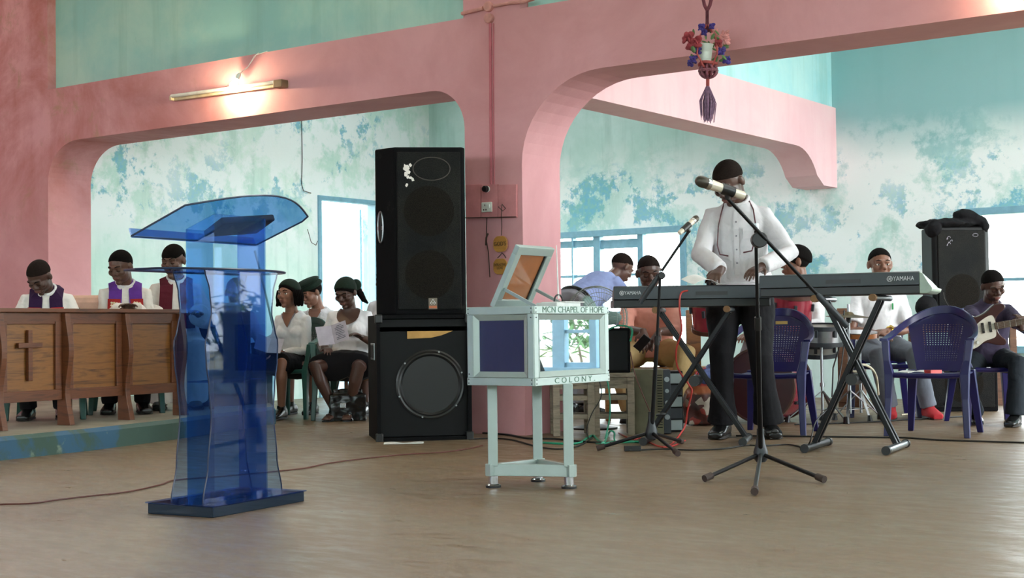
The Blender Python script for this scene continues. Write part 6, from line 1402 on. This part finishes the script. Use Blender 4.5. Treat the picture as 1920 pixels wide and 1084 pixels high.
cbg = thing('carrier_bag', 'full red and brown patterned carrier bag on the floor behind the left keyboard stand', 'bag', (P(1318, 800, 10.75).x, 10.75, 0), 0)
MB().ell((0, 0, .16), (.16, .11, .17), 20, 12).box((0, 0, .13), (.27, .17, .24)).build('bag', 'bag_print', cbg, remesh=.014, sm=5, disp=.03, dscale=.08)
MB().ell((.05, 0, .36), (.11, .08, .07), 16, 10).ell((.09, .0, .42), (.06, .05, .05), 14, 8).build('bundle', S('bundle_blue', '51608f', .7, var=.6, nscale=20), cbg, remesh=.012, sm=3, disp=.03, dscale=.06)
for sg in (-1, 1): MB().tube([(sg*.06, -.06, .30), (sg*.05, -.04, .40), (-sg*.02, -.03, .43), (-sg*.06, -.06, .30)], .007, 6).build('handle', S('strap_red', 'a52a24', .6), cbg, smooth=True)

# ================================================================ drum kit, each drum on its own
S('drum_red', '8a2a38', .25, coat=.5); S('drum_hoop', '4a2a20', .4); S('drum_inside', '8a7358', .7); S('drum_maroon_head', '3a1418', .4)
def drum(label, c, r, h, tilt, head_up=True, mat='drum_red', hoop='drum_hoop', lugs=6, open_bottom=True, rzz=0.0, name='drum', headm='drum_skin'):
    t = thing(name, label, 'drum', c); M = Matrix.Rotation(rzz, 4, 'Z') @ Matrix.Rotation(tilt, 4, 'X')
    MB().lathe([(r-.008, -h/2), (r, -h/2), (r, h/2), (r-.008, h/2), (r-.008, -h/2)], 40, M).build('shell', mat, t, smooth=True)
    for z in (-h/2, h/2): MB().lathe([(r-.002, z-.016), (r+.012, z-.016), (r+.012, z+.016), (r-.002, z+.016), (r-.002, z-.016)], 40, M).build('hoop', hoop, t, smooth=True)
    MB().lathe([(0, h/2-.002), (r-.004, h/2-.002), (r-.004, h/2+.004), (0, h/2+.004)], 40, M).build('drum_head', headm, t)
    if not open_bottom: MB().lathe([(0, -h/2-.004), (r-.004, -h/2-.004), (r-.004, -h/2+.002), (0, -h/2+.002)], 40, M).build('drum_head', headm, t)
    else: MB().lathe([(0, -h/2+.05), (r-.012, -h/2+.05), (r-.012, -h/2+.055), (0, -h/2+.055)], 40, M).build('inner_wall', 'drum_inside', t)
    for k in range(lugs):
        a = 2*pi*k/lugs+.3; MB().box((cos(a)*(r+.010), sin(a)*(r+.010), h*.2), (.02, .022, .055), M @ Matrix.Rotation(0, 4, 'Z'), rz=a).build('lug', 'dark_grey_plastic', t, bevel=.003)
    return t
kc = P(1440, 694, 10.95); drum('large dark red bass drum lying on its side behind the blue chair', V3((kc.x, kc.y, .292)), .275, .36, radians(90), rzz=radians(-32), open_bottom=False, name='bass_drum', lugs=8, headm='drum_maroon_head')
t1c = P(1484, 584, 11.0); drum('dark red tom drum right of the standing keyboard player', t1c, .158, .27, radians(14), rzz=.2)
t0c = P(1334, 588, 11.0); drum('dark red tom drum left of the standing keyboard player', t0c, .150, .23, radians(20), rzz=-.3)
snc = P(1543, 628, 10.9); sn = drum('chrome snare drum beside the cymbal stand', snc, .172, .12, radians(6), mat='chrome_dull', hoop='dark_grey_plastic', lugs=8, open_bottom=False)
ftc = P(1530, 655, 11.25); drum('shallow beige hand drum below the snare', ftc, .155, .08, radians(8), mat='drum_skin', hoop='dark_grey_plastic', lugs=6, open_bottom=False)
def dstand(label, c, ztop, foot_r=.26, cy=None, ang=0.2):
    t = thing('drum_hardware', label, 'stand', (c.x, c.y, 0))
    MB().cyl((0, 0, .06), (0, 0, ztop), .011, 12).build('pole', 'chrome_dull', t, smooth=True); MB().cyl((0, 0, ztop*.45), (0, 0, ztop*.5), .018, 12).build('collar', 'chrome_dull', t, smooth=True)
    for k in range(3):
        a = ang+2*pi*k/3; e = V3((cos(a)*foot_r, sin(a)*foot_r, .03)); l = MB().beam((0, 0, .24), e, .016, .008).beam((0, 0, .09), tuple(e*.55+V3((0, 0, .24))*.45*0+V3((0, 0, .085))), .012, .006).build('leg', 'chrome_dull', t)
        MB().tube([e+V3((0, 0, .022)), e+V3((cos(a)*.01, sin(a)*.01, -.03))], [.014, .022], 8).build('rubber_foot', 'black_plastic', l, smooth=True)
    return t
c_ = P(1591, 600, 10.95); dstand('chrome cymbal stand with tripod legs between the two seated drummers', c_, .90)
cyz = ZA(1595, 591, 10.95)
cym = thing('cymbal', 'brass cymbal on top of the chrome stand', 'cymbal', (c_.x, c_.y, cyz)); MB().lathe([(.006, .028), (.03, .022), (.045, .006), (.11, -.004), (.172, -.012), (.171, -.014), (.11, -.007), (.045, .003), (.03, .018), (.006, .024)], 44, TR((0, 0, 0), 0, .05, .03)).build('disc', 'brass', cym, smooth=True); MB().cyl((0, 0, -.06), (0, 0, -.02), .02, 12).build('felt_cup', 'black_plastic', cym, smooth=True)
c_ = P(1540, 640, 10.95); dstand('chrome snare stand with crossed legs', c_, .60, ang=1.0)
tbr = thing('tambourine', 'orange-brown tambourine with chrome rim in front of the man with the wristwatch', 'tambourine', P(1612, 628, 11.05)); MB().lathe([(.085, -.02), (.13, -.02), (.13, .02), (.12, .022), (.12, -.012), (.085, -.02)], 36, TR((0, 0, 0), 0, .12)).build('frame', S('tambourine_wood', 'a5622e', .4), tbr, smooth=True); MB().lathe([(0, .016), (.132, .016), (.134, .024), (0, .022)], 36, TR((0, 0, 0), 0, .12)).build('rim_plate', 'chrome', tbr, smooth=True)
dstand('black stand carrying the tambourine', P(1612, 640, 11.05), tbr.location.z-.02, .2, ang=.6)
wc = thing('wooden_cabinet', 'plain brown wooden cabinet against the back wall between the seated men', 'cabinet', (P(1596, 610, 13.0).x, 13.0, 0), radians(-20))
hz_ = ZA(1596, 578, 12.9); MB().box((0, 0, hz_/2), (.22, .28, hz_)).build('carcass', 'wood_brown', wc, bevel=.004); dr_ = MB().box((0, -.145, hz_*.5), (.19, .012, hz_*.9)).build('door', 'wood_brown', wc, bevel=.003)
tag(MB().tube([P(1560, 745, 10.8), P(1562, 690, 10.8), P(1577, 640, 10.85), P(1583, 582, 10.9)], .006, 6).build('microphone_cable', 'cable_black', None, smooth=True), 'black cable hanging down beside the cymbal', 'cable')

# ================================================================ guitar
gw_ = thing('electric_guitar', 'dark red electric guitar with white pickguard held by the man in navy', 'guitar', P(1834, 618, 10.10))
u_ = (P(1920, 606, 10.05)-P(1840, 619, 10.10)).normalized(); v_ = V3((0, -.15, 1)); v_ = (v_-u_*u_.dot(v_)).normalized(); n__ = u_.cross(v_)
GM = plane_M((0, 0, 0), u_, v_); gw_.rotation_euler = GM.to_euler()
S('guitar_red', '2f090e', .2, coat=.6); S('fretboard', '4a3526', .5); S('pickguard', 'c9c6b8', .35)
out = [(-.20, .02), (-.19, .09), (-.13, .135), (-.05, .115), (.0, .095), (.06, .115), (.13, .16), (.19, .155), (.20, .125), (.15, .085), (.125, .045), (.13, -.03), (.15, -.075), (.175, -.105), (.16, -.135), (.10, -.125), (.04, -.10), (-.02, -.115), (-.10, -.155), (-.17, -.13), (-.20, -.06)]
def cr(pts, k=4):
    o = []; n = len(pts)
    for i in range(n):
        p0, p1, p2, p3 = (V3(pts[(i+j-1) % n]+(0,)) for j in range(4))
        for s_ in range(k): t = s_/k; q = .5*((2*p1)+(p2-p0)*t+(2*p0-5*p1+4*p2-p3)*t*t+(3*p1-p0-3*p2+p3)*t**3); o.append((q.x, q.y))
    return o
MB().prism(cr(out), -.022, .022).build('body', 'guitar_red', gw_, bevel=.006)
pg = [(-.10, -.13), (-.06, -.07), (-.05, .0), (.02, .06), (.10, .09), (.12, .04), (.115, -.035), (.10, -.07), (.03, -.085), (-.03, -.12)]
MB().prism(cr(pg), .0222, .025).build('pickguard', 'pickguard', gw_)
MB().box((.36, .01, .028), (.50, .048, .018)).build('neck', 'fretboard', gw_, bevel=.003)
for k in range(16): MB().box((.13+.47*(1-.944**k)/(1-.944**16), .01, .0378), (.003, .047, .002)).build('fret', 'chrome', gw_)
for k in range(6): MB().cyl((-.10, -.009+k*.0075, .040), (.60, -.007+k*.0068, .0415), .0006, 4).build('string', 'chrome', gw_)
MB().prism([(.60, -.02), (.66, -.03), (.80, -.03), (.82, .0), (.79, .055), (.70, .05), (.60, .038)], .012, .030).build('headstock', 'wood_light', gw_, bevel=.003)
for x in (.0, .05, .10): MB().box((x-.02, .01, .028), (.018, .075, .010)).build('pickup', 'black_plastic', gw_, bevel=.002)
MB().box((-.105, .008, .029), (.04, .08, .010)).build('bridge', 'chrome', gw_, bevel=.002)
for x, y in ((-.02, -.085), (-.055, -.105)): MB().cyl((x, y, .025), (x, y, .038), .010, 12).build('knob', 'socket_white', gw_, smooth=True)

# ================================================================ by the women
hb = thing('handbag', 'shiny black handbag on the floor beside the bass speaker', 'bag', G(652, 789), .15)
MB().prism([(-.15, -.07), (.15, -.07), (.16, .07), (-.16, .07)], .0, .02).box((0, 0, .12), (.30, .13, .20)).box((0, 0, .20), (.24, .07, .12)).build('bag_body', 'shoe_black', hb, remesh=.01, sm=6, disp=.02, dscale=.07)
for sg in (-1, 1): MB().tube([(sg*.0-.09, sg*.03, .24), (-.07, sg*.03, .33), (0, sg*.03, .36), (.07, sg*.03, .33), (.09, sg*.03, .24)], .007, 6).build('handle', 'shoe_black', hb, smooth=True)
MB().box((-.04, -.075, .13), (.05, .008, .04)).build('clasp', 'chrome', hb, bevel=.003)
ls = thing('small_stool', 'low brown stool with white papers on it beside the handbag', 'stool', (P(672, 712, 12.3).x, 12.35, 0), .1); zl = ZA(665, 708, 12.2)
MB().box((0, 0, zl-.015), (.28, .26, .03)).build('seat', 'wood_brown', ls, bevel=.004)
for a in (-.11, .11):
    for b in (-.1, .1): MB().box((a, b, (zl-.03)/2), (.03, .03, zl-.03)).build('leg', 'wood_brown', ls)
o = MB().box((0, 0, .01), (.12, .16, .02)).build('paper_stack', 'paper', None); o.location = (ls.location.x+.06, ls.location.y, zl); tag(o, 'small stack of white papers on the low brown stool', 'paper')
o = MB().slab(lambda u, v: ((u-.5)*.26, (v-.5)*.14, .003+.004*sin(u*9)*v), 12, 5, (0, 0, .0012)).build('paper_sheet', 'paper', None, smooth=True); o.location = G(757, 832); o.rotation_euler = (0, 0, .05); tag(o, 'white sheet of paper on the floor in front of the bass speaker', 'paper')
# phone in the hands of the man in salmon
mq = W(sal, sal['arms'][0][2]); o = MB().box((0, 0, 0), (.07, .012, .14)).build('mobile_phone', 'black_plastic', None, bevel=.004); o.location = P(1204, 643, mq.y-.12); o.rotation_euler = (.5, .7, 0); tag(o, 'mobile phone held low by the man in the salmon shirt', 'phone')

# ================================================================ cables
def cable(label, pts, mat, r=.005, dry=True):
    P_ = []
    for i in range(len(pts)-1):
        p0, p1, p2, p3 = pts[max(i-1, 0)], pts[i], pts[i+1], pts[min(i+2, len(pts)-1)]
        for k in range(5): t = k/5; P_.append(.5*((2*p1)+(p2-p0)*t+(2*p0-5*p1+4*p2-p3)*t*t+(3*p1-p0-3*p2+p3)*t**3))
    P_.append(pts[-1]); return tag(MB().tube(P_, r, 6).build('cable', mat, None, smooth=True), label, 'cable')
def gl(*xy, z=.006): return [G(x, y, z) for x, y in xy]
cable('long brown flex crossing the floor behind the lectern towards the bass speaker', gl((-60, 952), (0, 946), (60, 944), (110, 937), (170, 930), (240, 922), (300, 909), (330, 900), (420, 893), (515, 884), (570, 878), (620, 868), (690, 859), (760, 852), (830, 848), (880, 841), (905, 835)), 'cable_brown', .0042)
cable('black cable on the floor running from the pillar to the rear microphone stand', gl((880, 824), (920, 822), (960, 825), (1010, 838), (1050, 842), (1085, 836), (1110, 822)), 'cable_black')
cable('black cable along the foot of the pillar behind the offering box', gl((905, 812), (950, 815), (990, 822), (1040, 823), (1090, 828), (1150, 831)), 'cable_black', .007)
cable('black cable passing under the left keyboard stand towards the front microphone stand', gl((1180, 845), (1240, 842), (1300, 844), (1360, 841), (1400, 835), (1430, 836), (1480, 834), (1512, 842)), 'cable_black')
cable('black cable on the floor behind the right hand keyboard stand to the right edge', gl((1380, 817), (1490, 818), (1560, 819), (1640, 820), (1700, 821), (1760, 825), (1850, 828), (1990, 832)), 'cable_black', .006)
cable('dark cable further back on the floor under the drum stands', gl((1490, 796), (1560, 794), (1640, 791), (1700, 787), (1760, 784), (1830, 779)), 'cable_black', .006)
cable('green cable heaped on the floor at the stools', gl((1000, 829), (1050, 832), (1085, 831), (1100, 822), (1112, 817), (1122, 826), (1135, 832), (1150, 829), (1180, 828))+[G(1205, 829, .01)], 'cable_green', .008)
cable('green cable looping up beside the stools', [G(1118, 832, .01), G(1132, 830, .04), P(1140, 815, 9.75), P(1145, 808, 9.72), P(1152, 812, 9.7), G(1155, 828, .01), G(1190, 829, .01)], 'cable_green', .006)
cable('green cable hanging from the black amplifier to the floor', [P(1130, 690, 9.80), P(1140, 720, 9.80), P(1144, 760, 9.79), P(1142, 790, 9.78), G(1135, 822, .02)], 'cable_green', .006)
cable('green cable lying over the top of the black amplifier', [P(1140, 618, 9.84), P(1155, 612, 9.85), P(1170, 611, 9.85), P(1185, 618, 9.84), P(1182, 640, 9.82)], 'cable_green', .007)
cable('red flex hanging under the left keyboard down to the floor', [P(1290, 545, 8.93), P(1277, 550, 8.93), P(1274, 575, 8.93), P(1278, 620, 9.0), P(1268, 655, 9.1), P(1271, 690, 9.2), P(1292, 722, 9.3), P(1297, 735, 9.3), P(1289, 770, 9.4), P(1284, 800, 9.45), G(1266, 826, .01), G(1255, 836, .01)], 'cable_red', .006)
cable('red flex winding on the floor around the rear microphone stand', gl((1160, 812), (1185, 824), (1200, 822), (1218, 830), (1240, 838), (1262, 836), (1285, 826)), 'cable_red', .005)
cable('dark cable dangling in front of the wooden stools', [P(1118, 697, 9.82), P(1128, 740, 9.8), P(1110, 775, 9.8), P(1100, 805, 9.8), G(1104, 822, .01)], 'cable_black', .004)
cable('thin brown flex hanging from the keyboard area past the olive case', [P(1182, 660, 9.7), P(1190, 700, 9.7), P(1205, 740, 9.7), P(1220, 775, 9.72)], 'cable_brown', .004)
cable('pale cable bundled at the crossing of the right hand X stand', [P(1590, 690, 8.7), P(1600, 682, 8.65), P(1614, 690, 8.62), P(1603, 697, 8.6), P(1592, 691, 8.62), P(1612, 684, 8.65), P(1630, 688, 8.7), P(1643, 705, 8.8), P(1647, 740, 9.0)], 'cable_white', .007)
cable('thin black cable running down the left leg of the right hand X stand', [P(1583, 640, 8.6), P(1575, 700, 8.6), P(1560, 755, 8.5), P(1530, 790, 8.4), P(1520, 825, 8.3), G(1512, 840, .01)], 'cable_black', .004)
cable('thin white cable curving on the floor behind the empty blue chair', [P(1790, 720, 11.4), P(1785, 740, 11.4), G(1765, 766, .01), G(1735, 772, .01), G(1690, 778, .01)], 'cable_white', .006)
ad = MB().box((0, 0, .016), (.10, .05, .032)).build('power_adapter', 'black_plastic', None, bevel=.004); ad.location = G(1186, 846); tag(ad, 'small black power adapter on the floor by the rear microphone stand', 'adapter')

# bush outside the far right window of the back wall
S('leaf_bright', '4f7a3a', .6, var=.5)
bs = thing('bush', 'green leafy bush growing outside the far right window of the back wall', 'bush', uv(2.6, 15.6, -.2)); m = MB(); rb = random.Random(9)
for k in range(240):
    a = rb.uniform(0, 6.28); e = rb.uniform(-.2, 1.4); r_ = rb.uniform(.25, .95); c = V3((cos(a)*cos(e)*r_, sin(a)*cos(e)*r_, .7+sin(e)*r_)); m.ell(c, (.10, .035, .008), 8, 5, R=Matrix.Rotation(rb.uniform(0, 6), 3, 'Z') @ Matrix.Rotation(rb.uniform(-1, 1), 3, 'Y'))
m.build('foliage', 'leaf_bright', bs); 
for k in range(5): MB().tube([(0, 0, 0), (cos(k*1.3)*.2, sin(k*1.3)*.2, .5), (cos(k*1.3)*.5, sin(k*1.3)*.5, 1.1)], [.025, .018, .008], 6).build('stem', 'wood_grey', bs)
